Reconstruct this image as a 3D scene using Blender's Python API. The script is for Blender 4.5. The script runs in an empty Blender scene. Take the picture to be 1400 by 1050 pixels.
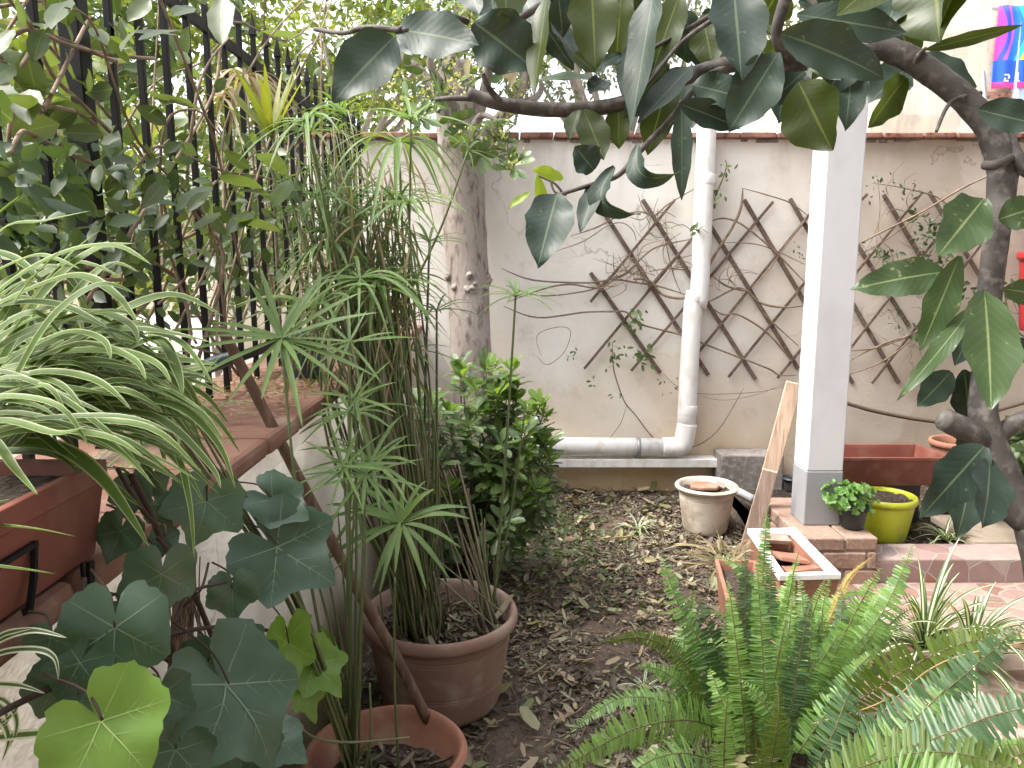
import bpy, math, random
import numpy as np
from mathutils import Vector, Matrix
random.seed(7); rng = np.random.default_rng(7)
rnd = random.random
def ru(a, b): return a + (b - a) * rnd()
S = bpy.context.scene
COL = S.collection
# ------------------------------------------------------------------ camera
H = 1.45; P = math.radians(9.2); FL = 1050.0
CP, SP = math.cos(P), math.sin(P)
CAM = Vector((0, 0, H)); FW = Vector((0, CP, -SP)); UP = Vector((0, SP, CP)); RT = Vector((1, 0, 0))
def ray(px, py): return FW + RT * ((px - 700) / FL) + UP * ((525 - py) / FL)
def U(px, py, t): return CAM + ray(px, py) * t
def atX(px, py, X): r = ray(px, py); return CAM + r * (X / r.x)
def atY(px, py, Y): r = ray(px, py); return CAM + r * (Y / r.y)
def atZ(px, py, Z): r = ray(px, py); return CAM + r * ((Z - H) / r.z)
cd = bpy.data.cameras.new("camera"); cam = bpy.data.objects.new("camera", cd); COL.objects.link(cam)
cam.location = CAM; cam.rotation_euler = (math.pi / 2 - P, 0, 0)
cd.sensor_width = 36; cd.lens = 36 * FL / 1400; cd.clip_end = 500; cd.clip_start = 0.01
S.camera = cam
# ------------------------------------------------------------------ materials
def mat(name):
    m = bpy.data.materials.new(name); m.use_nodes = True
    nt = m.node_tree; b = nt.nodes["Principled BSDF"]
    return m, nt, b
def N(nt, typ, **kw):
    n = nt.nodes.new(typ)
    for k, v in kw.items():
        if k in n.inputs.keys(): n.inputs[k].default_value = v
        else: setattr(n, k, v)
    return n
def L(nt, a, b): nt.links.new(a, b)
def rgba(c): return (c[0], c[1], c[2], 1)
def ramp(nt, fac, stops, interp='LINEAR'):
    r = nt.nodes.new("ShaderNodeValToRGB"); r.color_ramp.interpolation = interp
    e = r.color_ramp.elements
    while len(e) < len(stops): e.new(0.5)
    for i, (p, c) in enumerate(stops):
        e[i].position = p; e[i].color = rgba(c) if len(c) == 3 else c
    if fac is not None: L(nt, fac, r.inputs[0])
    return r
def mixc(nt, fac, a, b, mode='MIX'):
    m = nt.nodes.new("ShaderNodeMix"); m.data_type = 'RGBA'; m.blend_type = mode
    for sock, v in ((m.inputs[0], fac), (m.inputs[6], a), (m.inputs[7], b)):
        if hasattr(v, 'links') or hasattr(v, 'is_linked'): L(nt, v, sock)
        elif isinstance(v, (int, float)): sock.default_value = v
        else: sock.default_value = rgba(v)
    return m.outputs[2]
def math_(nt, op, a, b=None, clamp=False):
    m = nt.nodes.new("ShaderNodeMath"); m.operation = op; m.use_clamp = clamp
    for i, v in enumerate((a, b)):
        if v is None: continue
        if isinstance(v, (int, float)): m.inputs[i].default_value = v
        else: L(nt, v, m.inputs[i])
    return m.outputs[0]
def noise(nt, scale, detail=5, vec=None, rough=0.55):
    n = N(nt, "ShaderNodeTexNoise", Scale=scale, Detail=detail, Roughness=rough)
    if vec is None:
        tc = nt.nodes.new("ShaderNodeTexCoord"); vec = tc.outputs["Object"]
    L(nt, vec, n.inputs["Vector"]); return n.outputs[0]
def coord(nt, scale=(1, 1, 1)):
    tc = nt.nodes.new("ShaderNodeTexCoord"); mp = nt.nodes.new("ShaderNodeMapping")
    mp.inputs["Scale"].default_value = scale; L(nt, tc.outputs["Object"], mp.inputs[0]); return mp.outputs[0]
def bump(nt, b, h, strength, dist=0.01):
    n = N(nt, "ShaderNodeBump", Strength=strength, Distance=dist); L(nt, h, n.inputs["Height"]); L(nt, n.outputs[0], b.inputs["Normal"])
def rough_mat(name, c1, c2, scale=6, rough=0.8, bmp=0.25, c3=None, s2=40, stretch=(1, 1, 1), spec=0.3, bd=0.006, lo=.38, hi=.62):
    m, nt, b = mat(name); v = coord(nt, stretch)
    n1 = noise(nt, scale, 6, v)
    col = ramp(nt, n1, [(lo, c1), (hi, c2)]).outputs[0]
    n2 = noise(nt, s2, 5, v)
    if c3: col = mixc(nt, ramp(nt, n2, [(.5, (0, 0, 0)), (.68, (1, 1, 1))]).outputs[0], col, c3)
    else: col = mixc(nt, .35, col, mixc(nt, n2, (.55, .55, .55), (1.3, 1.3, 1.3)), 'MULTIPLY')
    L(nt, col, b.inputs["Base Color"]); b.inputs["Roughness"].default_value = rough
    b.inputs["Specular IOR Level"].default_value = spec
    bump(nt, b, n2, bmp, bd); return m
def leaf_mat(name, cols, back=None, rough=.45, trans=.25, vein=None, stripe=None, veins=0, tcol=None, spec=.5, spots=None):
    """cols: ramp over random per leaf; vein: midrib colour; stripe: (edge colour, centre colour, half width)"""
    m, nt, b = mat(name)
    g = nt.nodes.new("ShaderNodeNewGeometry")
    k = len(cols)
    col = ramp(nt, g.outputs["Random Per Island"], [(i / max(1, k - 1), c) for i, c in enumerate(cols)]).outputs[0]
    uv = nt.nodes.new("ShaderNodeUVMap"); sep = nt.nodes.new("ShaderNodeSeparateXYZ"); L(nt, uv.outputs[0], sep.inputs[0])
    au = math_(nt, 'ABSOLUTE', math_(nt, 'SUBTRACT', sep.outputs[0], .5))
    if stripe:
        ec, cc, hw, soft = stripe
        f = ramp(nt, au, [(max(0, hw - soft), (1, 1, 1)), (hw + soft, (0, 0, 0))]).outputs[0]
        edge = col if ec is None else ec; cen = col if cc is None else cc
        col = mixc(nt, f, edge, cen)
    n1 = noise(nt, 35, 4)
    col = mixc(nt, .5, col, mixc(nt, n1, (.6, .62, .6), (1.35, 1.33, 1.3)), 'MULTIPLY')
    if spots: col = mixc(nt, ramp(nt, noise(nt, 90, 2), [(.66, (0, 0, 0)), (.74, (1, 1, 1))]).outputs[0], col, spots)
    hgt = n1
    if veins:
        w = math_(nt, 'FRACT', math_(nt, 'SUBTRACT', math_(nt, 'MULTIPLY', sep.outputs[1], float(veins)), math_(nt, 'MULTIPLY', au, 5.0)))
        vv = math_(nt, 'ABSOLUTE', math_(nt, 'SUBTRACT', w, .5))
        f = ramp(nt, vv, [(.0, (1, 1, 1)), (.09, (0, 0, 0))]).outputs[0]
        col = mixc(nt, math_(nt, 'MULTIPLY', f, .10), col, vein or (.2, .25, .1))
        hgt = vv
    if vein:
        f = ramp(nt, au, [(.012, (1, 1, 1)), (.03, (0, 0, 0))]).outputs[0]
        col = mixc(nt, math_(nt, 'MULTIPLY', f, .7), col, vein)
    if back: col = mixc(nt, g.outputs["Backfacing"], col, back)
    L(nt, col, b.inputs["Base Color"]); b.inputs["Roughness"].default_value = rough
    b.inputs["Specular IOR Level"].default_value = spec
    bump(nt, b, hgt, .10 if veins else .25, .002)
    if trans:
        tr = nt.nodes.new("ShaderNodeBsdfTranslucent")
        tcv = mixc(nt, 1.0, col, tcol or (1.9, 1.9, .7), 'MULTIPLY'); L(nt, tcv, tr.inputs[0])
        mx = nt.nodes.new("ShaderNodeMixShader"); mx.inputs[0].default_value = trans
        L(nt, b.outputs[0], mx.inputs[1]); L(nt, tr.outputs[0], mx.inputs[2])
        L(nt, mx.outputs[0], nt.nodes["Material Output"].inputs[0])
    return m
def plain(name, c, rough=.5, spec=.5, metal=0):
    m, nt, b = mat(name)
    n1 = noise(nt, 14, 5); n2 = noise(nt, 120, 3)
    col = mixc(nt, .45, c, mixc(nt, n1, (.65, .65, .65), (1.3, 1.3, 1.3)), 'MULTIPLY')
    L(nt, col, b.inputs["Base Color"]); L(nt, math_(nt, 'ADD', math_(nt, 'MULTIPLY', n1, .3), rough - .15), b.inputs["Roughness"])
    b.inputs["Specular IOR Level"].default_value = spec; b.inputs["Metallic"].default_value = metal
    bump(nt, b, n2, .08, .003); return m
def plaster(name, a, b2, stain, zlo, zhi, grime=(.3, .28, .25), ztop=2.15, xs=None):
    m, nt, b = mat(name); v = coord(nt)
    col = ramp(nt, noise(nt, 1.7, 7, v, .62), [(.36, a), (.66, b2)]).outputs[0]
    sep = nt.nodes.new("ShaderNodeSeparateXYZ"); L(nt, v, sep.inputs[0])
    # rising damp: an irregular tide mark over the foot of the wall
    zz = math_(nt, 'ADD', sep.outputs[2], math_(nt, 'MULTIPLY', math_(nt, 'SUBTRACT', noise(nt, 2.2, 6, v), .5), 1.1))
    f = ramp(nt, zz, [(0, (1, 1, 1)), (1, (0, 0, 0))]); f.color_ramp.elements[0].position = zlo; f.color_ramp.elements[1].position = zhi
    col = mixc(nt, f.outputs[0], col, stain)
    st = noise(nt, 2.2, 7, coord(nt, (2.6, 2.6, .5)))
    topf = math_(nt, 'MULTIPLY', math_(nt, 'ADD', sep.outputs[2], .45 - ztop, True), 2.0, True)
    f2 = math_(nt, 'MULTIPLY', ramp(nt, st, [(.46, (0, 0, 0)), (.72, (1, 1, 1))]).outputs[0], math_(nt, 'ADD', topf, .04))
    col = mixc(nt, math_(nt, 'MULTIPLY', f2, .75), col, grime)
    if xs:      # tan tint growing towards the right end, broken up by noise
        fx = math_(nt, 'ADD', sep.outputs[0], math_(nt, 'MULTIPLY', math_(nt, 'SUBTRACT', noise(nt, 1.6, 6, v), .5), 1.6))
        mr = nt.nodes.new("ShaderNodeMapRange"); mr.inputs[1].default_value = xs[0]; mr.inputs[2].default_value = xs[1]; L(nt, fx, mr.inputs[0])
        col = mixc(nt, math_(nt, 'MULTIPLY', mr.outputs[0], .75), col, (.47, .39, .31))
    blot = ramp(nt, noise(nt, 5, 7, v, .72), [(.56, (0, 0, 0)), (.70, (1, 1, 1))]).outputs[0]
    col = mixc(nt, math_(nt, 'MULTIPLY', blot, .32), col, grime)
    patch = ramp(nt, noise(nt, 1.1, 3, v, .5), [(.54, (0, 0, 0)), (.56, (1, 1, 1))]).outputs[0]      # repainted patches
    col = mixc(nt, math_(nt, 'MULTIPLY', patch, .16), col, (.93, .91, .87))
    wv = nt.nodes.new("ShaderNodeVectorMath"); wv.operation = 'MULTIPLY_ADD'; wn = N(nt, "ShaderNodeTexNoise", Scale=5.0, Detail=4.0); L(nt, v, wn.inputs["Vector"])
    L(nt, wn.outputs["Color"], wv.inputs[0]); wv.inputs[1].default_value = (.3, .3, .3); L(nt, v, wv.inputs[2])
    ck = N(nt, "ShaderNodeTexVoronoi", Scale=1.3); ck.feature = 'DISTANCE_TO_EDGE'; L(nt, wv.outputs[0], ck.inputs["Vector"])
    crk = math_(nt, 'MULTIPLY', ramp(nt, ck.outputs[0], [(.002, (1, 1, 1)), (.006, (0, 0, 0))]).outputs[0], ramp(nt, noise(nt, 1.3, 2, v), [(.5, (0, 0, 0)), (.6, (1, 1, 1))]).outputs[0])
    col = mixc(nt, math_(nt, 'MULTIPLY', crk, .6), col, (.25, .21, .17))
    L(nt, col, b.inputs["Base Color"]); b.inputs["Roughness"].default_value = .9; b.inputs["Specular IOR Level"].default_value = .2
    h = math_(nt, 'ADD', noise(nt, 8, 6, v), math_(nt, 'MULTIPLY', noise(nt, 90, 4, v), .35))
    bump(nt, b, h, .35, .012); return m
def paving(name, cols, joint, scale, jw=.035, stretch=(1, 1, 1)):
    m, nt, b = mat(name); v = coord(nt, stretch)
    wob = N(nt, "ShaderNodeTexNoise", Scale=3.0, Detail=2.0); L(nt, v, wob.inputs["Vector"])
    v2 = nt.nodes.new("ShaderNodeVectorMath"); v2.operation = 'MULTIPLY_ADD'
    L(nt, wob.outputs["Color"], v2.inputs[0]); v2.inputs[1].default_value = (.12, .12, .12); L(nt, v, v2.inputs[2])
    vo = N(nt, "ShaderNodeTexVoronoi", Scale=scale); L(nt, v2.outputs[0], vo.inputs["Vector"])
    ve = N(nt, "ShaderNodeTexVoronoi", Scale=scale); ve.feature = 'DISTANCE_TO_EDGE'; L(nt, v2.outputs[0], ve.inputs["Vector"])
    sp = nt.nodes.new("ShaderNodeSeparateColor"); L(nt, vo.outputs["Color"], sp.inputs[0])
    k = len(cols)
    col = ramp(nt, sp.outputs[0], [(i / k, c) for i, c in enumerate(cols)], 'CONSTANT').outputs[0]
    n1 = noise(nt, 14, 6, v)
    col = mixc(nt, .55, col, mixc(nt, n1, (.55, .52, .5), (1.4, 1.38, 1.36)), 'MULTIPLY')
    f = ramp(nt, ve.outputs[0], [(jw, (1, 1, 1)), (jw * 1.9, (0, 0, 0))]).outputs[0]
    col = mixc(nt, f, col, joint)
    L(nt, col, b.inputs["Base Color"]); b.inputs["Roughness"].default_value = .75
    bump(nt, b, math_(nt, 'ADD', math_(nt, 'MULTIPLY', f, -.6), math_(nt, 'MULTIPLY', n1, .5)), .35, .008); return m

M = {}
M['trough_white'] = plain("trough_white", (.80, .80, .79), .5, .4)
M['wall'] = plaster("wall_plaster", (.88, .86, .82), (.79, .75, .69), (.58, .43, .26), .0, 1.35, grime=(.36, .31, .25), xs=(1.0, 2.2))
M['lowwall'] = plaster("low_wall_paint", (.64, .595, .52), (.53, .48, .41), (.36, .31, .19), -.1, .5, ztop=1.0)
M['coping'] = rough_mat("coping_clay", (.17, .085, .063), (.25, .135, .10), 4, .9, .4, (.27, .195, .15), 9)
M['tile'] = rough_mat("wall_cap_tile", (.22, .10, .07), (.36, .20, .15), 7, .85, .4, (.09, .05, .04), 30)
M['render'] = plaster("neighbour_render", (.60, .535, .43), (.53, .465, .37), (.44, .38, .30), -.3, 1.0)
M['white_paint'] = rough_mat("white_paint", (.56, .575, .60), (.52, .535, .56), 3, .5, .05, (.50, .51, .53), 6, (1, 1, .6), .4, .003, .35, .75)
M['grey_paint'] = plain("grey_paint", (.26, .265, .28), .6, .3)
M['pvc'] = rough_mat("white_pvc", (.80, .80, .79), (.72, .71, .70), 5, .4, .05, (.66, .62, .56), 11, (2, 2, 1), .5, .003, .45, .75)
M['iron'] = plain("black_iron", (.008, .008, .009), .55, .2)
M['terracotta'] = rough_mat("terracotta", (.33, .22, .18), (.26, .165, .13), 3, .85, .15, (.40, .32, .27), 7, spec=.25)
M['terra_orange'] = rough_mat("terracotta_orange", (.32, .15, .10), (.23, .105, .07), 4, .75, .15, (.36, .235, .17), 8, spec=.3)
M['plastic_red'] = rough_mat("red_brown_plastic", (.20, .064, .046), (.15, .05, .037), 3, .55, .06, (.21, .10, .075), 9, spec=.4)
M['lime'] = rough_mat("lime_plastic", (.42, .46, .02), (.36, .39, .025), 4, .45, .04, (.33, .33, .07), 10, (2, 2, .6), .5, .002, .4, .7)
M['black_plastic'] = plain("black_plastic", (.02, .022, .024), .45, .5)
M['beige_pot'] = rough_mat("beige_pot", (.60, .54, .46), (.47, .40, .32), 4, .8, .15, (.33, .27, .21), 8, spec=.25)
M['brick'] = rough_mat("brick", (.30, .20, .155), (.23, .145, .11), 9, .9, .5, (.33, .25, .21), 60)
M['mortar'] = rough_mat("mortar", (.30, .26, .22), (.22, .18, .15), 9, .95, .4)
M['concrete'] = rough_mat("concrete", (.27, .245, .225), (.19, .17, .155), 8, .95, .5, (.34, .32, .30), 40)
M['paving'] = paving("patio_paving", [(.26, .155, .128), (.31, .21, .178), (.29, .185, .15), (.34, .26, .22), (.235, .128, .10)], (.37, .31, .27), 9, .03)
M['kerbtile'] = paving("kerb_stone", [(.24, .155, .14), (.31, .24, .215), (.27, .19, .175), (.34, .28, .24), (.25, .125, .09), (.21, .155, .155)], (.33, .28, .25), 6.5, .012)
M['slab'] = rough_mat("stone_slab", (.33, .28, .22), (.26, .21, .16), 6, .85, .4)
M['soil'] = rough_mat("soil", (.07, .052, .041), (.14, .105, .082), 3, .95, .9, (.16, .12, .09), 60, bd=.02)
M['potsoil'] = rough_mat("pot_soil", (.028, .020, .016), (.06, .045, .035), 25, .95, .9, (.12, .09, .07), 80, bd=.01)
M['yard'] = rough_mat("pale_yard", (.72, .69, .64), (.62, .59, .54), 2, .95, .3)
M['earth'] = rough_mat("earth", (.20, .17, .12), (.12, .11, .07), 1, .95, .3)
M['bark'] = rough_mat("grey_bark", (.25, .215, .19), (.34, .30, .27), 7, .9, .6, (.11, .085, .07), 28, (1, 1, .35), bd=.012)
M['branch'] = rough_mat("branch_bark", (.085, .075, .068), (.05, .043, .04), 22, .75, .5, (.15, .135, .12), 60, spec=.35, bd=.004)
M['twig'] = rough_mat("dry_twig", (.27, .20, .145), (.16, .115, .08), 30, .85, .3)
M['batten'] = rough_mat("weathered_batten", (.165, .12, .095), (.10, .07, .055), 12, .85, .5, (.22, .17, .14), 50)
M['stake'] = rough_mat("wood_stake", (.15, .095, .065), (.09, .055, .04), 16, .8, .4, (.21, .15, .11), 50, (1, 1, .2))
M['board'] = rough_mat("pale_board", (.58, .44, .33), (.48, .34, .25), 8, .8, .4, (.36, .25, .18), 30, (4, 4, .3))
M['board_dark'] = rough_mat("worn_board", (.36, .27, .22), (.27, .19, .15), 8, .85, .4, (.44, .36, .30), 30, (4, 4, .3))
M['culm'] = leaf_mat("culm_green", [(.06, .085, .035), (.12, .145, .05), (.085, .12, .045), (.16, .18, .075)], rough=.5, trans=0)
M['culm_dry'] = leaf_mat("culm_dry", [(.25, .21, .145), (.15, .12, .085), (.18, .18, .10), (.14, .16, .075), (.28, .25, .17)], rough=.7, trans=0)
M['papyrus'] = leaf_mat("papyrus_leaf", [(.085, .15, .045), (.12, .19, .05), (.10, .17, .06)], rough=.5, spec=.35, trans=.3, vein=(.13, .2, .09))
M['papyrus_yellow'] = leaf_mat("papyrus_yellow", [(.16, .20, .04), (.24, .24, .05), (.12, .17, .04)], rough=.5, trans=.35)
M['dry_leaf'] = leaf_mat("dry_leaf", [(.28, .21, .135), (.20, .145, .09), (.36, .29, .19), (.22, .19, .10), (.17, .16, .07)], rough=.8, trans=.25)
M['spider'] = leaf_mat("spider_leaf", [(.055, .105, .016), (.085, .145, .024), (.045, .085, .018)], rough=.5, spec=.3, trans=.25, stripe=((.33, .37, .19), None, .395, .045))
M['spider_mid'] = leaf_mat("spider_leaf_midstripe", [(.045, .085, .025), (.06, .11, .03)], rough=.38, trans=.25, stripe=(None, (.58, .60, .44), .17, .03))
M['spider_pale'] = leaf_mat("spider_leaf_pale", [(.07, .13, .04), (.10, .17, .05)], rough=.38, trans=.25, stripe=((.66, .70, .56), None, .24, .05))
M['ivy'] = leaf_mat("ivy_leaf", [(.04, .08, .05), (.05, .098, .06), (.066, .122, .078), (.044, .09, .057)], rough=.4, trans=.16, spots=(.075, .095, .05), back=(.10, .15, .08))
M['ivy_young'] = leaf_mat("young_ivy_leaf", [(.14, .27, .04), (.17, .29, .055)], rough=.4, trans=.3)
M['ivy_vein'] = plain("ivy_vein", (.17, .24, .15), .5, .3)
M['ivy_vein_young'] = plain("young_ivy_vein", (.32, .44, .14), .5, .3)
M['ivy_stem'] = plain("ivy_stem", (.055, .036, .028), .7, .3)
M['ivy_root'] = rough_mat("ivy_root", (.20, .135, .095), (.13, .085, .06), 30, .9, .4)
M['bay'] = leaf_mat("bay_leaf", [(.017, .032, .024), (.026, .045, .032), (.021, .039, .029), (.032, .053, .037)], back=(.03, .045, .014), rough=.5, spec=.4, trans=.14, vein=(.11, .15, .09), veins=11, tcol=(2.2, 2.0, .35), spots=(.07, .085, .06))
M['bay_olive'] = leaf_mat("bay_leaf_olive", [(.035, .055, .010), (.048, .07, .013)], back=(.04, .058, .011), rough=.42, trans=.4, vein=(.16, .19, .05), veins=11, tcol=(2.0, 1.9, .4))  # bay leaf copy with the backlit olive look put into its base colour
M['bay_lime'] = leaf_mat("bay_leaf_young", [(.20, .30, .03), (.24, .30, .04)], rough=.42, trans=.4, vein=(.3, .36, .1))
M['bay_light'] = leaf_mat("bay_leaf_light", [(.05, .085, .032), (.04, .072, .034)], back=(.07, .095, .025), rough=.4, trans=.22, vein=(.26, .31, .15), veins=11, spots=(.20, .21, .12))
M['climber'] = leaf_mat("climber_leaf", [(.042, .068, .018), (.068, .10, .026), (.055, .088, .033), (.10, .135, .042)], rough=.38, trans=.3, back=(.10, .14, .055), vein=(.13, .18, .07))
M['climber_dark'] = leaf_mat("climber_leaf_dark", [(.04, .07, .03), (.06, .10, .045), (.085, .125, .065)], rough=.4, trans=.25)
M['pitto'] = leaf_mat("pittosporum_leaf", [(.075, .125, .045), (.10, .16, .055), (.085, .135, .065), (.15, .22, .07)], rough=.33, trans=.2, vein=(.12, .17, .07))
M['pitto_tip'] = leaf_mat("pittosporum_young_leaf", [(.17, .27, .05), (.12, .22, .04)], rough=.38, trans=.35, vein=(.25, .33, .12))
M['blossom'] = leaf_mat("yellow_blossom", [(.42, .40, .16), (.34, .36, .12), (.5, .47, .26)], rough=.6, trans=.3)
M['fern'] = leaf_mat("fern_leaf", [(.10, .20, .05), (.13, .235, .055), (.09, .18, .062)], rough=.42, trans=.25, vein=(.10, .19, .05))
M['fern_light'] = leaf_mat("fern_leaf_light", [(.16, .29, .075), (.19, .32, .09)], rough=.42, trans=.3)
M['fern_dark'] = leaf_mat("fern_leaf_dark", [(.05, .105, .045), (.065, .125, .055)], rough=.4, trans=.2)
M['fern_olive'] = leaf_mat("fern_leaf_olive", [(.10, .15, .028), (.085, .135, .028)], rough=.5, trans=.4)
M['fern_yellow'] = leaf_mat("fern_leaf_yellow", [(.40, .30, .08), (.48, .38, .12)], rough=.6, trans=.3)
M['rachis'] = plain("fern_rachis", (.10, .085, .035), .6, .3)
M['rachis_dry'] = plain("dry_rachis", (.30, .20, .11), .7, .3)
M['herb'] = leaf_mat("herb_leaf", [(.10, .22, .05), (.14, .27, .07), (.08, .18, .05)], rough=.45, trans=.3)
M['tree_pale'] = leaf_mat("pale_tree_leaf", [(.13, .17, .05), (.20, .24, .06), (.09, .13, .045), (.28, .29, .08)], rough=.45, trans=.4)
M['tree_green'] = leaf_mat("green_tree_leaf", [(.05, .09, .03), (.08, .12, .04), (.10, .15, .05)], rough=.45, trans=.35)
M['tree_grey'] = leaf_mat("grey_tree_leaf", [(.09, .11, .075), (.13, .15, .10), (.06, .08, .05)], rough=.5, trans=.3)
M['litter'] = leaf_mat("litter", [(.055, .040, .033), (.08, .057, .045), (.13, .10, .075), (.065, .05, .043), (.20, .16, .11), (.05, .037, .033), (.15, .125, .10), (.34, .29, .19), (.085, .068, .058), (.25, .20, .13), (.40, .36, .25), (.10, .08, .068), (.12, .14, .07), (.30, .27, .20)], rough=.7, trans=.1)
M['litter_big'] = leaf_mat("litter_fallen_leaf", [(.36, .30, .17), (.20, .14, .09), (.40, .35, .24), (.28, .19, .13), (.28, .27, .12), (.14, .18, .06), (.44, .40, .30)], rough=.65, trans=.15, vein=(.4, .33, .2))
M['rope'] = plain("brown_rope", (.13, .095, .07), .9, .2)
M['red_pot'] = plain("red_glaze", (.36, .03, .03), .4, .5)
M['blue_pot'] = plain("blue_grey_glaze", (.045, .075, .10), .4, .5)
M['petal'] = plain("red_petal", (.5, .02, .02), .5, .3)
M['petal_yellow'] = plain("yellow_petal", (.6, .36, .05), .5, .3)
M['grey_pipe'] = plain("grey_pipe", (.36, .36, .37), .5, .4)
M['steel'] = plain("grey_steel", (.34, .34, .36), .4, .5, .4)
M['glass_blue'] = plain("blue_shutter", (.40, .50, .72), .3, .5)
M['cloth_lilac'] = plain("lilac_cloth", (.60, .46, .68), .8, .2)
M['cloth_dark'] = plain("dark_cloth", (.03, .03, .05), .8, .2)
# ------------------------------------------------------------------ mesh builder
class MB:
    def __init__(s): s.v = []; s.f = []; s.uv = []; s.mi = []
    def add(s, vs, fs, uvs=None, mi=0):
        o = len(s.v); s.v.extend([tuple(p) for p in vs])
        s.uv.extend(uvs if uvs is not None else [(.5, .5)] * len(vs))
        s.f.extend([tuple(i + o for i in f) for f in fs]); s.mi.extend([mi] * len(fs))
    def box(s, x0, x1, y0, y1, z0, z1, mi=0):
        s.add([(x0, y0, z0), (x1, y0, z0), (x1, y1, z0), (x0, y1, z0), (x0, y0, z1), (x1, y0, z1), (x1, y1, z1), (x0, y1, z1)],
              [(3, 2, 1, 0), (4, 5, 6, 7), (0, 1, 5, 4), (1, 2, 6, 5), (2, 3, 7, 6), (3, 0, 4, 7)], mi=mi)
    def beam(s, a, b, w, h, up=Vector((0, 1, 0)), mi=0):
        a = Vector(a); b = Vector(b); t = (b - a).normalized(); x = t.cross(up).normalized(); y = x.cross(t).normalized()
        vs = [p + x * sx * w / 2 + y * sy * h / 2 for p in (a, b) for sx, sy in ((-1, -1), (1, -1), (1, 1), (-1, 1))]
        s.add(vs, [(0, 1, 2, 3), (7, 6, 5, 4), (0, 4, 5, 1), (1, 5, 6, 2), (2, 6, 7, 3), (3, 7, 4, 0)], mi=mi)
    def tube(s, pts, rad, n=8, seg=4, mi=0, cap=True, jit=0):
        pts = [Vector(p) for p in pts]
        if not hasattr(rad, '__len__'): rad = [rad] * len(pts)
        q, r = [], []
        for i in range(len(pts) - 1):
            p0, p1, p2, p3 = pts[max(0, i - 1)], pts[i], pts[i + 1], pts[min(len(pts) - 1, i + 2)]
            for k in range(seg):
                u = k / seg
                q.append(.5 * ((2 * p1) + (p2 - p0) * u + (2 * p0 - 5 * p1 + 4 * p2 - p3) * u * u + (3 * p1 - p0 - 3 * p2 + p3) * u ** 3))
                r.append(rad[i] * (1 - u) + rad[i + 1] * u)
        q.append(pts[-1]); r.append(rad[-1])
        vs, fs, uv = [], [], []
        x = None
        for i, p in enumerate(q):
            t = (q[min(i + 1, len(q) - 1)] - q[max(i - 1, 0)])
            t = t.normalized() if t.length > 1e-9 else Vector((0, 0, 1))
            if x is None: x = t.orthogonal().normalized()
            x = (x - t * x.dot(t)).normalized(); y = t.cross(x)
            for k in range(n):
                a = 2 * math.pi * k / n; rr = r[i] * (1 + (ru(-jit, jit) if jit else 0))
                vs.append(p + x * math.cos(a) * rr + y * math.sin(a) * rr); uv.append((k / n, i / len(q)))
        for i in range(len(q) - 1):
            for k in range(n):
                fs.append((i * n + k, i * n + (k + 1) % n, (i + 1) * n + (k + 1) % n, (i + 1) * n + k))
        if cap: fs.append(tuple(range(n - 1, -1, -1))); fs.append(tuple((len(q) - 1) * n + k for k in range(n)))
        s.add(vs, fs, uv, mi)
    def lathe(s, c, prof, n=48, mi=0, sx=1, sy=1, wob=0):
        c = Vector(c); vs, fs = [], []
        ph = ru(0, 6)
        for (r, z) in prof:
            for k in range(n):
                a = 2 * math.pi * k / n; rr = r * (1 + wob * math.sin(2 * a + ph) + wob * .6 * math.sin(5 * a + ph * 2))
                vs.append(c + Vector((rr * math.cos(a) * sx, rr * math.sin(a) * sy, z)))
        for i in range(len(prof) - 1):
            for k in range(n):
                fs.append((i * n + k, i * n + (k + 1) % n, (i + 1) * n + (k + 1) % n, (i + 1) * n + k))
        s.add(vs, fs, mi=mi)
    def disc(s, c, r, n=40, mi=0, amp=.006):
        c = Vector(c); vs = [c]; fs = []
        for j in range(1, 7):
            for k in range(n):
                a = 2 * math.pi * k / n
                vs.append(c + Vector((r * j / 6 * math.cos(a), r * j / 6 * math.sin(a), ru(-amp, amp))))
        for k in range(n): fs.append((0, 1 + k, 1 + (k + 1) % n))
        for j in range(5):
            for k in range(n): fs.append((1 + j * n + k, 1 + (j + 1) * n + k, 1 + (j + 1) * n + (k + 1) % n, 1 + j * n + (k + 1) % n))
        s.add(vs, fs, mi=mi)
    def blade(s, pts, w, nrm=Vector((0, 0, 1)), seg=5, fold=.25, mi=0, base=.55, tipw=.0, twist=0):
        """ribbon leaf along a curve: 3 vertices across, folded along its midrib, tapering to the tip"""
        pts = [Vector(p) for p in pts]; q = []
        for i in range(len(pts) - 1):
            p0, p1, p2, p3 = pts[max(0, i - 1)], pts[i], pts[i + 1], pts[min(len(pts) - 1, i + 2)]
            for k in range(seg):
                u = k / seg
                q.append(.5 * ((2 * p1) + (p2 - p0) * u + (2 * p0 - 5 * p1 + 4 * p2 - p3) * u * u + (3 * p1 - p0 - 3 * p2 + p3) * u ** 3))
        q.append(pts[-1]); n = len(q); vs, uv, fs = [], [], []
        for i, p in enumerate(q):
            u = i / (n - 1); t = (q[min(i + 1, n - 1)] - q[max(i - 1, 0)]).normalized()
            x = t.cross(nrm)
            x = x.normalized() if x.length > 1e-4 else t.orthogonal().normalized()
            if twist: x = Matrix.Rotation(twist * (u - .3), 3, t) @ x
            y = x.cross(t)
            ww = w * .5 * min(1, base + (1 - base) * u * 4) * max(tipw, min(1, (1 - u) * 2.4) ** .8)
            vs += [p - x * ww + y * ww * fold, p, p + x * ww + y * ww * fold]; uv += [(0, u), (.5, u), (1, u)]
            if i: a = 3 * i; fs += [(a - 3, a - 2, a + 1, a), (a - 2, a - 1, a + 2, a + 1)]
        s.add(vs, fs, uv, mi)
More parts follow.
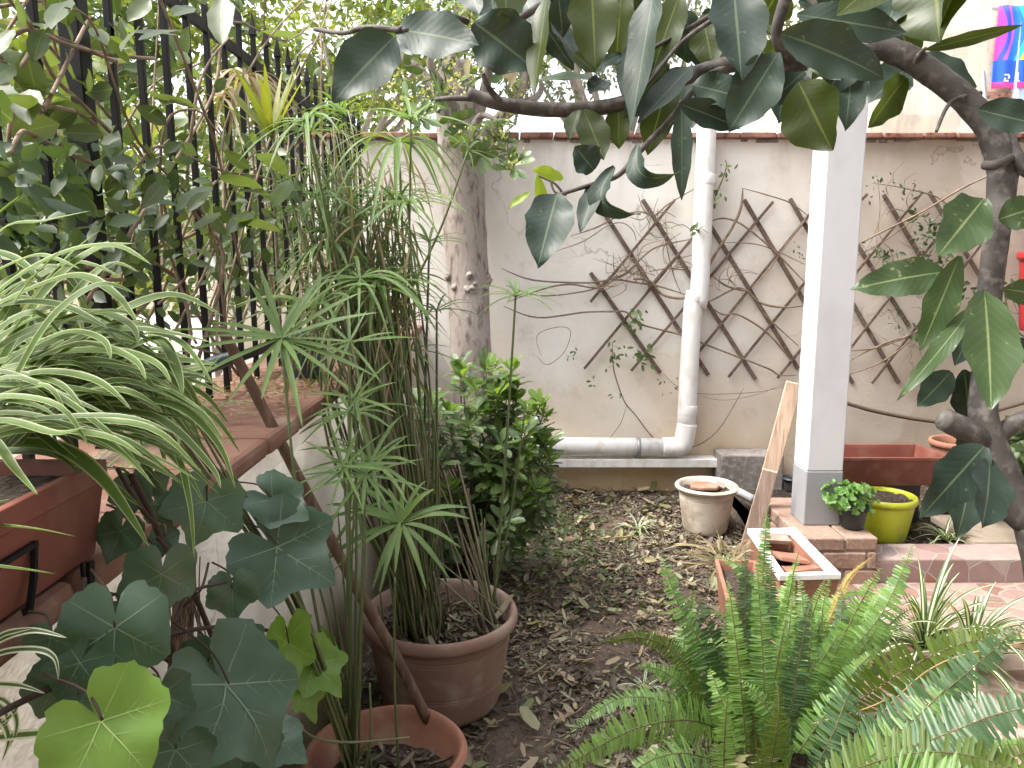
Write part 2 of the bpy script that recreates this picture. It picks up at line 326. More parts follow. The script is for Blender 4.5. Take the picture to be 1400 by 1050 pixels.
    def leaf(s, pts, w, roll=0, fold=.18, wave=.05, mi=0, nl=12, view=None, shape=1.0, ph=None, curl=0.0):
        """broad leaf: centre line through 2-3 points, 5 vertices across"""
        pts = [Vector(p) for p in pts]; ph = ru(0, 6) if ph is None else ph
        a, c = pts[0], pts[-1]
        if len(pts) == 2:
            ln = (c - a).length; mid = (a + c) / 2 + UP * ln * ru(-.02, .05) - FW * ln * ru(-.02, .09)
        else: mid = 2 * pts[1] - (a + c) / 2
        vw = view or -FW
        vs, uv, fs = [], [], []
        for i in range(nl + 1):
            u = i / nl; p = a * (1 - u) ** 2 + mid * 2 * u * (1 - u) + c * u * u
            t = ((mid - a) * (1 - u) + (c - mid) * u).normalized()
            x = t.cross(vw); x = x.normalized() if x.length > 1e-4 else t.orthogonal().normalized()
            x = Matrix.Rotation(roll + curl * (u - .5), 3, t) @ x; y = x.cross(t)
            ww = w * .5 * max(0.03, math.sin(math.pi * min(1, max(0, (u * .985 + .012) ** (.88 * shape)))) ** .82)
            if u > .9: ww *= (1 - (u - .9) * 4)
            for j, e in enumerate((-1, -.55, 0, .55, 1)):
                wv = wave * w * math.sin(u * 15 + ph + e * 1.3) * e * e
                vs.append(p + x * ww * e * (1 + .05 * math.sin(u * 23 + ph)) + y * (abs(e) ** 1.3 * ww * fold + wv))
                uv.append((.5 + e * .5, u))
            if i:
                b = 5 * i
                for j in range(4): fs.append((b - 5 + j, b - 4 + j, b + 1 + j, b + j))
        s.add(vs, fs, uv, mi)
    def scatter(s, Pn, A, Nn, Ln, Wn, tpl, mi=0):
        """many leaves at once: positions, axes, normals (n,3), lengths, widths"""
        tv, tf, = tpl
        A = A / np.linalg.norm(A, axis=1, keepdims=True)
        X = np.cross(A, Nn); X /= (np.linalg.norm(X, axis=1, keepdims=True) + 1e-9); Y = np.cross(X, A)
        V = (Pn[:, None] + A[:, None] * (tv[None, :, :1] * Ln[:, None, None]) + X[:, None] * (tv[None, :, 1:2] * Wn[:, None, None])
             + Y[:, None] * (tv[None, :, 2:3] * Ln[:, None, None]))
        n, k = V.shape[:2]; o = len(s.v)
        s.v.extend(map(tuple, V.reshape(-1, 3).tolist()))
        s.uv.extend([(float(t[1]) + .5, float(t[0])) for t in tv] * n)
        for i in range(n):
            b = o + i * k
            for f in tf: s.f.append(tuple(b + j for j in f))
        s.mi.extend([mi] * (n * len(tf)))
def tpl(rows, fold=.06, droop=.12):
    """rows: (along, halfwidth); pointed base and tip"""
    v = [(0, 0, 0)]; f = []; prev = None
    for (a, w) in rows:
        i = len(v); z = -droop * a * a
        v += [(a, -w, z + fold), (a, 0, z), (a, w, z + fold)]
        if prev is None: f += [(0, i + 1, i), (0, i + 2, i + 1)]
        else: f += [(prev, prev + 1, i + 1, i), (prev + 1, prev + 2, i + 2, i + 1)]
        prev = i
    i = len(v); v.append((1, 0, -droop)); f += [(prev, prev + 1, i), (prev + 1, prev + 2, i)]
    return np.array(v, float), f
T_OVAL = tpl([(.25, .38), (.55, .5), (.82, .3)])
T_OBO = tpl([(.35, .26), (.68, .5), (.9, .38)], .05, .1)
T_LANCE = tpl([(.2, .42), (.6, .38)], .04, .2)
T_PIN = tpl([(.06, .5), (.75, .42)], .03, .12)
T_CHIP = tpl([(.15, .4), (.5, .5), (.85, .35)], .08, -.25)
def build(name, mb, mats, parent=None, smooth=True, bev=0, kind=None, sub=0):
    me = bpy.data.meshes.new(name); me.from_pydata(mb.v, [], mb.f)
    if not isinstance(mats, (list, tuple)): mats = [mats]
    for m in mats: me.materials.append(m)
    if len(mats) > 1: me.polygons.foreach_set("material_index", mb.mi)
    uvl = me.uv_layers.new(name="UVMap")
    li = np.empty(len(me.loops), dtype=np.int32); me.loops.foreach_get("vertex_index", li)
    uvl.data.foreach_set("uv", np.array(mb.uv, dtype=np.float32)[li].ravel())
    me.polygons.foreach_set("use_smooth", [smooth] * len(me.polygons)); me.update()
    o = bpy.data.objects.new(name, me); COL.objects.link(o)
    if parent is not None:
        o.parent = parent; o.matrix_parent_inverse = parent.matrix_world.inverted() if parent.type == 'EMPTY' and parent.parent is None else Matrix()
        if parent.type == 'EMPTY': o.matrix_parent_inverse = Matrix.Translation(-parent.location)
    if bev:
        b = o.modifiers.new("bevel", 'BEVEL'); b.width = bev; b.segments = 2; b.limit_method = 'ANGLE'
    if sub:
        b = o.modifiers.new("subd", 'SUBSURF'); b.levels = sub; b.render_levels = sub
    if kind: o["kind"] = kind
    return o
def thing(name, label, cat, loc=(0, 0, 0), group=None):
    o = bpy.data.objects.new(name, None); COL.objects.link(o); o.location = loc; o.empty_display_size = .05
    o["label"] = label; o["category"] = cat
    if group: o["group"] = group
    return o
def tag(o, label, cat, group=None):
    o["label"] = label; o["category"] = cat
    if group: o["group"] = group
    return o
def V3(*a): return Vector(a)
exec_order = []
# ================================================================== SETTING
WY = 4.64      # face of the back wall
LX = -.54      # inner edge of the left wall's coping
def soil_z(x, y):
    return .012 * math.sin(x * 5 + 1) * math.cos(y * 4.2) + .010 * math.sin(x * 13 + y * 9) + .006 * math.sin(x * 31 - y * 27) + .05 * max(0, (y - 4.1)) * 1.0
mb = MB(); nx, ny = 70, 110
for j in range(ny + 1):
    for i in range(nx + 1):
        x = -.62 + 1.95 * i / nx; y = .1 + 4.6 * j / ny
        mb.v.append((x, y, soil_z(x, y) + ru(-.006, .006))); mb.uv.append((.5, .5))
for j in range(ny):
    for i in range(nx):
        a = j * (nx + 1) + i; mb.f.append((a, a + 1, a + nx + 2, a + nx + 1)); mb.mi.append(0)
build("soil_ground", mb, M['soil'], kind="structure")
mb = MB(); mb.box(-150, 150, -150, 200, -.6, -.08); build("ground", mb, M['earth'], kind="structure")
mb = MB(); mb.box(1.02, 6, -3, 3.275, -.07, .012); build("patio_paving", mb, M['paving'], kind="structure")
mb = MB(); mb.box(-14, -1.0, -6, 16, -.07, .30); mb.box(-1.0, 14, 4.86, 16, -.07, .30); build("pale_yard", mb, M['yard'], kind="structure")
# litter
n = 42000
xs = rng.uniform(-.54, 1.25, n); ys = 1.2 + 3.4 * rng.random(n) ** .85
Pn = np.array([(x, y, soil_z(x, y) + ru(.004, .016)) for x, y in zip(xs, ys)])
az = rng.uniform(0, 6.283, n); A = np.stack([np.cos(az), np.sin(az), rng.normal(0, .22, n)], 1)
Nn = np.stack([rng.normal(0, .3, n), rng.normal(0, .3, n), np.ones(n)], 1)
Ln = rng.gamma(2.6, .0068, n) + .006; Wn = Ln * rng.uniform(.12, .5, n)
keep = rng.random(n) < np.clip(.78 + .5 * np.sin(xs * 7.3 + 1.2) * np.sin(ys * 5.1) + .45 * np.sin(xs * 15 - ys * 11) * np.sin(ys * 13 + 2), .12, 1)
Pn, A, Nn, Ln, Wn = Pn[keep], A[keep], Nn[keep], Ln[keep], Wn[keep]
mb = MB(); mb.scatter(Pn, A, Nn, Ln, Wn, T_CHIP); build("leaf_litter", mb, M['litter'], kind="stuff")
n = 430
xs = rng.uniform(-.3, 1.0, n); ys = 1.6 + 3.0 * rng.random(n)
Pn = np.array([(x, y, soil_z(x, y) + ru(.014, .03)) for x, y in zip(xs, ys)])
az = rng.uniform(0, 6.283, n); A = np.stack([np.cos(az), np.sin(az), rng.normal(0, .15, n)], 1)
Nn = np.stack([rng.normal(0, .3, n), rng.normal(0, .3, n), np.ones(n)], 1)
Ln = rng.gamma(3., .0115, n) + .016
mb = MB(); mb.scatter(Pn, A, Nn, Ln, Ln * rng.uniform(.18, .5, n), T_CHIP); build("fallen_leaves", mb, M['litter_big'], kind="stuff")
mb = MB()
for i in range(420):
    x, y = ru(-.4, 1.1), ru(1.7, 4.5); a = ru(0, 6.28); l = ru(.04, .16); z = soil_z(x, y) + .016
    mb.tube([(x, y, z), (x + l * .5 * math.cos(a), y + l * .5 * math.sin(a), z + ru(0, .012)), (x + l * math.cos(a + .2), y + l * math.sin(a + .2), z)], [ru(.0012, .003)] * 3, 5, 2)
build("twig_litter", mb, M['twig'], kind="stuff")

# back wall
root = thing("garden_wall", "stained off-white plastered garden wall with brown tile capping carrying the lattice", "wall", (1.5, WY, 0))
mb = MB(); nxw, nzw = 160, 60
for j in range(nzw + 1):
    for i in range(nxw + 1):
        x = -1.2 + 7.2 * i / nxw; z = -.05 + 2.19 * j / nzw
        mb.v.append((x, WY + .008 * math.sin(x * 2.1 + z) + .004 * math.sin(x * 7 + z * 5), z)); mb.uv.append((.5, .5))
for j in range(nzw):
    for i in range(nxw):
        a = j * (nxw + 1) + i; mb.f.append((a, a + 1, a + nxw + 2, a + nxw + 1)); mb.mi.append(0)
mb.box(-1.2, 6, WY + .03, WY + .2, -.05, 2.12)
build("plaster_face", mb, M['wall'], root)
mb = MB()
for i in range(80):      # flaking mortar under the tiles
    x = -1.1 + i * .09; q = ru(.03, .13)
    if rnd() < .75: mb.box(x, x + q, WY - ru(.004, .016), WY + .03, 2.136 - ru(.002, .02), 2.141)
build("crumbling_mortar", mb, M['concrete'], root, smooth=False, bev=.004)
mb = MB(); x = -1.2
while x < 6:
    w = ru(.18, .24); d = ru(-.008, .008); mb.box(x, x + w - .008, WY - .055 + d, WY + .22, 2.142 + d * .3, 2.172 + d * .5); x += w
build("tile_capping", mb, M['tile'], root, smooth=False, bev=.006)

# left low wall with clay coping
root = thing("low_wall", "cream painted low wall with red clay coping running along the left of the bed", "wall", (-.78, 2.3, 0))
mb = MB(); mb.box(-.985, -.575, -.6, WY - .002, -.05, 1.015); build("wall_body", mb, M['lowwall'], root)
mb = MB(); y = -.6
while y < WY - .1:
    w = .252; y2 = min(y + w - .005, WY - .004); d = ru(-.004, .004)
    mb.box(-1.01, LX + d, y, y2, 1.016, 1.060 + d * .6); y += w
build("coping", mb, M['coping'], root, smooth=False, bev=.014)
n = 1300   # dry petals lying on the coping
mb = MB(); xs = rng.uniform(-.97, -.58, n); ys = np.where(rng.random(n) < .7, rng.normal(2.35, .28, n), rng.uniform(1.4, 4.4, n))
az = rng.uniform(0, 6.283, n)
mb.scatter(np.stack([xs, ys, np.full(n, 1.068)], 1), np.stack([np.cos(az), np.sin(az), rng.normal(0, .2, n)], 1), np.stack([rng.normal(0, .3, n), rng.normal(0, .3, n), np.ones(n)], 1), rng.uniform(.008, .022, n), rng.uniform(.004, .009, n), T_OVAL)
build("petal_litter", mb, M['dry_leaf'], kind="stuff")

# iron fence on the coping
FX = -.85
root = thing("iron_fence", "black iron railing of upright spiked bars standing on the clay coping", "fence", (FX, 2.3, 1.06))
def bar_mb():
    mb = MB(); mb.box(-.0075, .0075, -.0075, .0075, 0, 1.12)
    mb.add([(-.012, -.012, 1.12), (.012, -.012, 1.12), (.012, .012, 1.12), (-.012, .012, 1.12), (0, 0, 1.2)], [(0, 1, 4), (1, 2, 4), (2, 3, 4), (3, 0, 4), (3, 2, 1, 0)]); return mb
first = None; y = .50; k = 0
while y < 4.55:
    if not (1.50 < y < 1.64):
        if first is None:
            first = build("bar", bar_mb(), M['iron'], root, smooth=False, bev=.0015); o = first
        else:
            o = first.copy(); COL.objects.link(o)
        o.location = (FX, y, 1.055)
    y += .1355
for yy in (1.58, 4.0, -.3):
    mb = MB(); mb.box(FX - .021, FX + .021, yy - .021, yy + .021, 1.055, 2.3); build("post", mb, M['iron'], root, smooth=False, bev=.003)
for zz in (1.135, 2.07):
    mb = MB(); mb.box(FX - .0065, FX + .0065, -.4, 4.6, zz, zz + .032); build("rail", mb, M['iron'], root, smooth=False, bev=.002)

# patio post, roof it carries, plinth, kerb
px0, px1, py0, py1 = 1.359, 1.526, 3.43, 3.597
root = thing("porch_post", "square white painted post with grey painted foot standing on the brick plinth", "post", (1.44, 3.5, .226))
mb = MB(); mb.box(px0, px1, py0, py1, .487, 2.99); build("shaft", mb, M['white_paint'], root, smooth=False, bev=.006)
mb = MB(); mb.box(px0 - .002, px1 + .002, py0 - .002, py1 + .002, .2262, .487); build("foot", mb, M['grey_paint'], root, smooth=False, bev=.006)
mb = MB(); mb.box(1.2, 6, -2.5, 3.75, 3.0, 3.14); build("porch_roof", mb, M['white_paint'], root, smooth=False)
mb = MB(); mb.box(-3.2, 6, -2.7, -2.502, -.05, 5.0); build("unseen_rear_wall", mb, M['lowwall'], root, smooth=False)  # unseen house wall behind the camera, added to cut sky light on front faces
root = thing("brick_plinth", "stepped brick plinth under the white post", "plinth", (1.35, 3.5, 0))
def bricks(name, x0, x1, y0, y1, rows, par, bw=.2, flat=None):
    mb = MB(); bedm = MB()
    for r, (z0, z1) in enumerate(rows):
        x = x0 - (bw / 2 if r % 2 else 0)
        while x < x1 - .01:
            a = max(x, x0); b = min(x + bw - .01, x1)
            if b - a > .02: mb.box(a, b, y0 + ru(-.003, .003), y1, z0, z1)
            x += bw
    bedm.box(x0 + .008, x1 - .008, y0 + .008, y1 - .008, rows[0][0] - .02, rows[-1][1] - .012)
    build("brick_courses", mb, M['brick'], par, smooth=False, bev=.006); build("mortar_bed", bedm, M['mortar'], par, smooth=False)
bricks("p", 1.29, 1.63, 3.262, 3.86, [(-.01, .075), (.083, .158), (.168, .226)], root)
root = thing("stone_kerb", "low crazy-paved kerb of pink and brown stone edging the right-hand bed", "kerb", (2.6, 3.37, 0))
mb = MB(); mb.box(1.632, 6, 3.28, 3.475, -.05, .121); build("kerb_body", mb, M['kerbtile'], root, smooth=False, bev=.006)
mb = MB(); mb.box(1.30, 6, 3.476, WY - .002, -.05, .085); mb.box(1.30, 1.632, 3.86, WY - .003, -.05, .09); build("bed_soil", mb, M['potsoil'], kind="structure")
n = 1500
mb = MB(); xs = rng.uniform(1.65, 3.2, n); ys = rng.uniform(3.48, 4.6, n); az = rng.uniform(0, 6.283, n)
mb.scatter(np.stack([xs, ys, rng.uniform(.088, .10, n)], 1), np.stack([np.cos(az), np.sin(az), rng.normal(0, .25, n)], 1), np.stack([rng.normal(0, .3, n), rng.normal(0, .3, n), np.ones(n)], 1), rng.uniform(.01, .035, n), rng.uniform(.005, .012, n), T_CHIP)
build("bark_chips", mb, M['litter'], kind="stuff")
root = thing("stone_slab", "flat pale stone slab lying tilted on the soil of the right-hand bed", "slab", (2.5, 3.62, .12))
mb = MB(); p = [V3(2.20, 3.49, .125), V3(2.75, 3.49, .125), V3(2.75, 3.80, .165), V3(2.14, 3.78, .16)]
mb.add([q for q in p] + [q - V3(0, .01, .035) for q in p], [(0, 1, 2, 3), (7, 6, 5, 4), (4, 5, 1, 0), (5, 6, 2, 1), (6, 7, 3, 2), (7, 4, 0, 3)])
build("slab_body", mb, M['slab'], root, smooth=False, bev=.006)

# downpipe along the back wall
PYY = WY - .075
root = thing("drain_pipe", "white plastic drainpipe coming down the back wall and turning left at its foot", "pipe", (1.08, PYY, .3))
def sleeve(name, a, b, r, par, mk='pvc', n=28):
    mb = MB(); a = Vector(a); b = Vector(b); mb.tube([a, b], r, n, 1); return build(name, mb, M[mk], par, bev=.002)
A0 = atY(967, 160, PYY); A1 = atY(957, 386, PYY); A2 = atY(947, 425, PYY); A3 = atY(937.5, 590, PYY); R0 = .055
A0.z = 2.75
dirv = (A0 - A1).normalized()
mb = MB(); mb.tube([A0, A1, A1 + (A2 - A1) * .5, A2, A3], [R0, R0, R0, R0, R0], 28, 5); build("upright_pipe", mb, M['pvc'], root)
C = A3.copy(); B0 = atY(905, 611, PYY); zb = B0.z; E0 = V3(.30, PYY, zb)
mb = MB(); mb.tube([A3 + V3(.006, 0, .05), A3, V3(A3.x - .012, PYY, zb + .028), V3(A3.x - .04, PYY, zb + .004), V3(A3.x - .085, PYY, zb), V3(A3.x - .14, PYY, zb)], [R0 + .005] * 6, 28, 5); build("elbow", mb, M['pvc'], root)
mb = MB(); mb.tube([V3(A3.x - .13, PYY, zb), V3(-.2, PYY, zb + .012)], R0, 28, 2); build("level_pipe", mb, M['pvc'], root)
for (px, py) in ((965, 245), (951, 405), (940, 560)):
    c = atY(px, py, PYY); d = V3(.02, 0, .2).normalized(); sleeve("collar", c - d * .03, c + d * .03, R0 + .0022, root)
c = V3(atY(872, 611, PYY).x, PYY, zb); 
mb = MB(); mb.tube([c - V3(.012, 0, 0), c + V3(.012, 0, 0)], R0 + .006, 28, 1); mb.box(c.x - .012, c.x + .012, PYY - .01, WY, zb - .085, zb - .05); build("bracket", mb, M['steel'], root)
# white ledge under the pipe
o1 = atY(993, 633, WY - .11)
root = thing("white_ledge", "narrow white ledge along the back wall under the level drainpipe", "ledge", (.6, WY - .05, o1.z))
mb = MB(); mb.box(.02, o1.x, WY - .11, WY - .004, o1.z - .03, o1.z + .022); build("ledge_board", mb, M['pvc'], root, smooth=False, bev=.005)
# concrete block, beige pot, boards
root = thing("concrete_block", "rough grey-brown concrete block standing against the back wall", "block", (1.39, WY - .12, 0))
mb = MB(); mb.box(1.245, 1.62, WY - .2, WY - .012, -.02, .30); build("block_body", mb, M['concrete'], root, smooth=False, bev=.008)
# ------------------------------------------------------------------ trellis on the wall
TY = WY - .03
def T7(x, y): return (780 + x / 3.5, 230 + y / 3.5)
def batten(mb, a, b, w, dy):
    pa, pb = atY(a[0], a[1], TY + dy), atY(b[0], b[1], TY + dy); mb.beam(pa, pb, w, .010, V3(0, 1, 0))
def trellis(label, backs, fronts):
    c = atY(*fronts[0][0], TY); root = thing("trellis", label, "trellis", c, "wooden lattices nailed to the back wall")
    for a, b in backs: mb = MB(); batten(mb, a, b, .024, .012); build("batten", mb, M['batten'], root, smooth=False, bev=.002)
    for a, b in fronts: mb = MB(); batten(mb, a, b, .016, 0); build("batten", mb, M['batten'], root, smooth=False, bev=.002)
bk = [((120, 150), (660, 990)), ((345, 150), (885, 1010)), ((95, 500), (430, 980)), ((660, 260), (1090, 960)), ((830, 150), (1150, 690)), ((1050, 145), (1190, 390))]
fr = [((95, 640), (500, 150)), ((65, 960), (620, 290)), ((290, 970), (970, 160)), ((560, 945), (1190, 165)), ((755, 1000), (1200, 450)), ((990, 1005), (1240, 700))]
trellis("dark weathered lattice of crossed battens on the wall left of the white post", [(T7(*a), T7(*b)) for a, b in bk], [(T7(*a), T7(*b)) for a, b in fr])
bk = [((1150, 300), (1243, 446)), ((1155, 396), (1229, 524)), ((1208, 266), (1300, 420)), ((1150, 497), (1166, 524)), ((1270, 262), (1340, 378))]
fr = [((1150, 302), (1186, 265)), ((1140, 410), (1262, 262)), ((1140, 505), (1325, 268)), ((1192, 524), (1345, 330)), ((1240, 530), (1350, 390))]
trellis("dark weathered lattice of crossed battens on the wall right of the white post", bk, fr)
# ------------------------------------------------------------------ climbing stems on the lattice
def Y7(x, y, d): p = T7(x, y); return atY(p[0], p[1], TY - d)
def vine(label, paths, sprigs, cat="vine", mk='twig', lm='pitto'):
    root = thing("climbing_vine", label, cat, paths[0][0][0], None)
    mb = MB()
    for pts, r in paths: mb.tube(pts, [r * (.35 if i == 0 else 1 if i < len(pts) - 1 else .5) for i in range(len(pts))], 6, 5, jit=.12)
    build("stems", mb, M[mk], root)
    lb = MB()
    for c, n, sp, ll in sprigs:
        Pn = np.array([tuple(Vector(c) + V3(ru(-sp, sp), ru(-.03, .01), ru(-sp, sp))) for _ in range(n)])
        A = rng.normal(0, 1, (n, 3)); A[:, 2] -= .4; Nn = rng.normal(0, .6, (n, 3)); Nn[:, 1] -= 1
        ln = rng.uniform(.6, 1.2, n) * ll; lb.scatter(Pn, A, Nn, ln, ln * .42, T_OVAL)
    build("leaves", lb, M[lm], root)
d = .035
paths = [([Y7(*q, d) for q in p], r) for p, r in [
    ([(825, 95), (815, 190), (770, 290), (700, 400), (640, 510), (610, 580), (540, 622), (440, 605), (380, 540), (300, 530)], .008),
    ([(0, 325), (120, 285), (230, 230), (330, 208), (400, 225), (470, 170), (600, 95)], .0045),
    ([(-80, 400), (60, 350), (180, 275), (250, 262), (300, 300), (315, 350)], .003),
    ([(-330, 480), (-180, 535), (60, 548), (150, 540), (260, 510), (340, 430), (420, 375), (575, 340)], .0055),
    ([(-300, 640), (-120, 575), (0, 556), (140, 575), (210, 535), (300, 545), (420, 565), (560, 608)], .0055),
    ([(-310, 560), (-150, 610), (60, 590), (150, 555), (250, 450)], .0045),
    ([(-320, 660), (-160, 715), (60, 690), (200, 686), (270, 690), (330, 745), (540, 800), (650, 845), (820, 910), (950, 960), (1000, 990), (1080, 990)], .0055),
    ([(650, 265), (720, 240), (800, 258), (900, 330), (1000, 420), (1115, 540)], .0055),
    ([(820, 95), (930, 125), (1050, 165), (1140, 230)], .004),
    ([(670, 510), (740, 560), (800, 580), (850, 590), (900, 640), (1000, 665), (1110, 660)], .007),
    ([(660, 640), (700, 620), (790, 575), (840, 580)], .006),
    ([(680, 670), (730, 700), (800, 700), (920, 770), (1000, 850), (1070, 940)], .006),
    ([(850, 590), (930, 700), (975, 745), (1090, 850)], .0045),
    ([(560, 360), (470, 460), (400, 540), (300, 680)], .004),
    ([(375, 495), (470, 480), (560, 490)], .005), ([(440, 280), (470, 420), (500, 530), (530, 600)], .0035),
    ([(560, 380), (640, 250), (740, 20), (740, -40)], .004), ([(720, 355), (860, 360), (960, 385), (1120, 460)], .0035),
    ([(330, 440), (250, 510), (180, 520)], .005), ([(1130, 240), (1090, 290), (960, 470), (870, 580)], .004),
    ([(200, 830), (205, 950), (225, 1030), (260, 1120), (310, 1180), (420, 1310), (560, 1340), (700, 1260), (830, 1050)], .004),
    ([(100, 1400), (180, 1300), (240, 1220), (270, 1130)], .002), ([(440, 980), (520, 1050), (640, 1080), (900, 1070), (1080, 1030)], .0022),
    ([(620, 1090), (740, 1110), (900, 1080), (1050, 1020)], .0018), ([(-140, 900), (-160, 800), (-60, 760), (0, 780), (-30, 880), (-110, 940), (-160, 900)], .002)]]
for i in range(70):      # fine tangled twigs round the knots
    x, y = random.choice([(400, 230), (450, 320), (300, 450), (470, 460), (790, 570), (250, 520), (700, 560), (330, 480)])
    a = ru(0, 6.28); l = ru(50, 170); x += ru(-40, 40); y += ru(-40, 40)
    paths.append(([Y7(x, y, d), Y7(x + l * .5 * math.cos(a), y + l * .5 * math.sin(a), d + ru(0, .05)), Y7(x + l * math.cos(a + .5), y + l * math.sin(a + .5), d + ru(0, .03))], ru(.0014, .0032)))
sp = [(Y7(700, 130, .06), 16, .05, .045), (Y7(620, 290, .12), 8, .03, .05), (Y7(310, 720, .05), 22, .06, .05), (Y7(220, 870, .05), 20, .06, .04), (Y7(340, 900, .05), 20, .06, .05), (Y7(200, 930, .05), 8, .04, .035), (Y7(90, 1030, .04), 6, .03, .03), (Y7(10, 885, .04), 7, .03, .035), (Y7(470, 1040, .04), 10, .06, .03), (Y7(730, 30, .05), 10, .06, .035), (Y7(1080, 390, .05), 10, .05, .025), (Y7(220, 1090, .04), 5, .03, .03)]
vine("tangled leafless brown climber stems woven through the lattice left of the post", paths, sp)
g = lambda x, y, dd=.04: atY(x, y, TY - dd)
paths = [([g(1140, 352), (g(1190, 325, .08)), g(1260, 290, .15), g(1330, 250, .3), g(1420, 215, .4)], .006), ([g(1140, 365), g(1200, 335, .07), g(1250, 300, .12), g(1275, 285, .14)], .004),
         ([g(1155, 480), g(1200, 475), g(1250, 455), g(1290, 430)], .007), ([g(1150, 500), g(1190, 478), g(1235, 462), g(1275, 468), g(1320, 462)], .006), ([g(1150, 515), g(1205, 495), g(1255, 455), g(1265, 420), g(1290, 380)], .006),
         ([g(1190, 250), g(1240, 258), g(1290, 275), g(1310, 320), g(1280, 380), g(1260, 430)], .004), ([g(1290, 300), g(1270, 350), g(1250, 380), g(1180, 400)], .004), ([g(1200, 240), g(1202, 300), g(1180, 350)], .0025), ([g(1370, 380), g(1380, 430), g(1400, 460), g(1420, 440)], .005)]
for i in range(30):
    x, y = random.choice([(1270, 310), (1290, 350), (1210, 350), (1260, 450), (1380, 400), (1230, 270)]); x += ru(-30, 30); y += ru(-30, 30); a = ru(0, 6.28); l = ru(20, 60)
    paths.append(([g(x, y), g(x + l * .5 * math.cos(a), y + l * .5 * math.sin(a), .07), g(x + l * math.cos(a + .5), y + l * math.sin(a + .5), .05)], ru(.0015, .003)))
sp = [(g(1270, 310, .06), 46, .10, .05), (g(1275, 345, .06), 30, .08, .05), (g(1200, 258, .05), 16, .08, .03), (g(1215, 352, .06), 22, .05, .05), (g(1320, 400, .06), 18, .06, .05), (g(1190, 342, .05), 9, .05, .035), (g(1225, 430, .05), 10, .06, .035), (g(1255, 455, .06), 16, .05, .045), (g(1385, 400, .06), 30, .1, .05), (g(1240, 265, .05), 14, .1, .03)]
vine("thin brown climber with small dark leaves on the lattice right of the post", paths, sp, lm='climber_dark')
root = thing("rope", "dark brown rope slung low along the back wall right of the post", "rope", g(1200, 560))
mb = MB(); mb.tube([g(1120, 540), g(1160, 552), (g(1200, 563)), g(1260, 574), g(1310, 577), g(1360, 562), g(1420, 545)], .012, 8, 6); build("rope_length", mb, M['rope'], root)
# ================================================================== POTS
def pot(name, label, c, r1, r0, h, mk, soil=None, soil_z_=.82, rimh=.05, rimo=.012, group=None, grooves=(), wall=.014, wob=.006, litter=0, cat="pot"):
    """round pot: r1 rim radius, r0 foot radius"""
    root = thing(name, label, cat, c, group); c = Vector(c)
    rr = lambda z: r0 + (r1 - rimo - r0) * (z / h) ** .9
    prof = [(.001, 0), (r0 - .006, 0), (r0, .006)]
    zs = sorted(set([h * k / 14 for k in range(1, 14)] + [q for gz in grooves for q in (gz - .004, gz, gz + .004)]))
    for z in zs:
        if z < h - rimh - .004: prof.append((rr(z) - (.0035 if z in grooves else 0), z))
    prof += [(rr(h - rimh), h - rimh), (r1 - .006, h - rimh + .003), (r1 - .001, h - rimh + .010), (r1, h - rimh + .018), (r1, h - .014), (r1 - .004, h - .004), (r1 - .010, h), (r1 - wall - .004, h - .002), (r1 - wall - .009, h - .010)]
    prof += [(rr(h * .9) - wall, h * .9), (rr(h * .5) - wall, h * .5), (.001, h * .5)]
    mb = MB(); mb.lathe(c, prof, 56, wob=wob); body = build("pot_body", mb, M[mk], root)
    if soil:
        mb = MB(); mb.disc(c + V3(0, 0, h * soil_z_), rr(h * soil_z_) - wall * .6, 36, amp=.008); so = build("pot_soil", mb, M[soil], root)
        if litter:
            a = rng.uniform(0, 6.283, litter); q = np.sqrt(rng.random(litter)) * (rr(h * soil_z_) - wall - .02)
            az = rng.uniform(0, 6.283, litter); mb = MB(); ln = rng.gamma(3., .0085, litter) + .008
            mb.scatter(np.stack([c.x + q * np.cos(a), c.y + q * np.sin(a), c.z + h * soil_z_ + rng.uniform(.004, .022, litter)], 1), np.stack([np.cos(az), np.sin(az), rng.normal(0, .25, litter)], 1),
                       np.stack([rng.normal(0, .3, litter), rng.normal(0, .3, litter), np.ones(litter)], 1), ln, ln * rng.uniform(.1, .4, litter), T_CHIP)
            build("dry_litter", mb, M['litter'], so)
    return root, body
BIG = V3(-.235, 2.36, .01); FRONT = V3(-.312, 1.72, .01)
pot("terracotta_pot", "big dusty pink terracotta pot with two grooves holding the tall papyrus clump", BIG, .252, .188, .315, 'terracotta', 'potsoil', .78, .045, .012, grooves=(.10, .105, .228, .238), litter=420)
pot("terracotta_pot", "open orange terracotta pot lowest in the photo with few thin stems and white crust inside", FRONT, .198, .135, .255, 'terra_orange', 'potsoil', .62, .032, .012, wall=.012, wob=.02, litter=160)
pot("beige_pot", "weathered beige pot with rolled rim and broken clay pieces in front of the back wall", V3(1.037, 3.955, .015), .166, .112, .255, 'beige_pot', 'potsoil', .86, .028, .016, grooves=(.19, .195))
def shard(label, c, pts, th, mk='terra_orange', tilt=(0, 0), name="clay_shard", cat="shard"):
    mb = MB(); n = len(pts); Rm = Matrix.Rotation(tilt[0], 3, 'X') @ Matrix.Rotation(tilt[1], 3, 'Y')
    top = [Rm @ V3(x, y, th * .5 - 1.2 * (x * x + y * y)) + Vector(c) for x, y in pts]; bot = [p - Rm @ V3(0, 0, th) for p in top]
    mb.add(top + bot, [tuple(range(n)), tuple(range(2 * n - 1, n - 1, -1))] + [(i, n + i, n + (i + 1) % n, (i + 1) % n) for i in range(n)])
    return tag(build(name, mb, M[mk], None, smooth=False, bev=.003), label, cat)
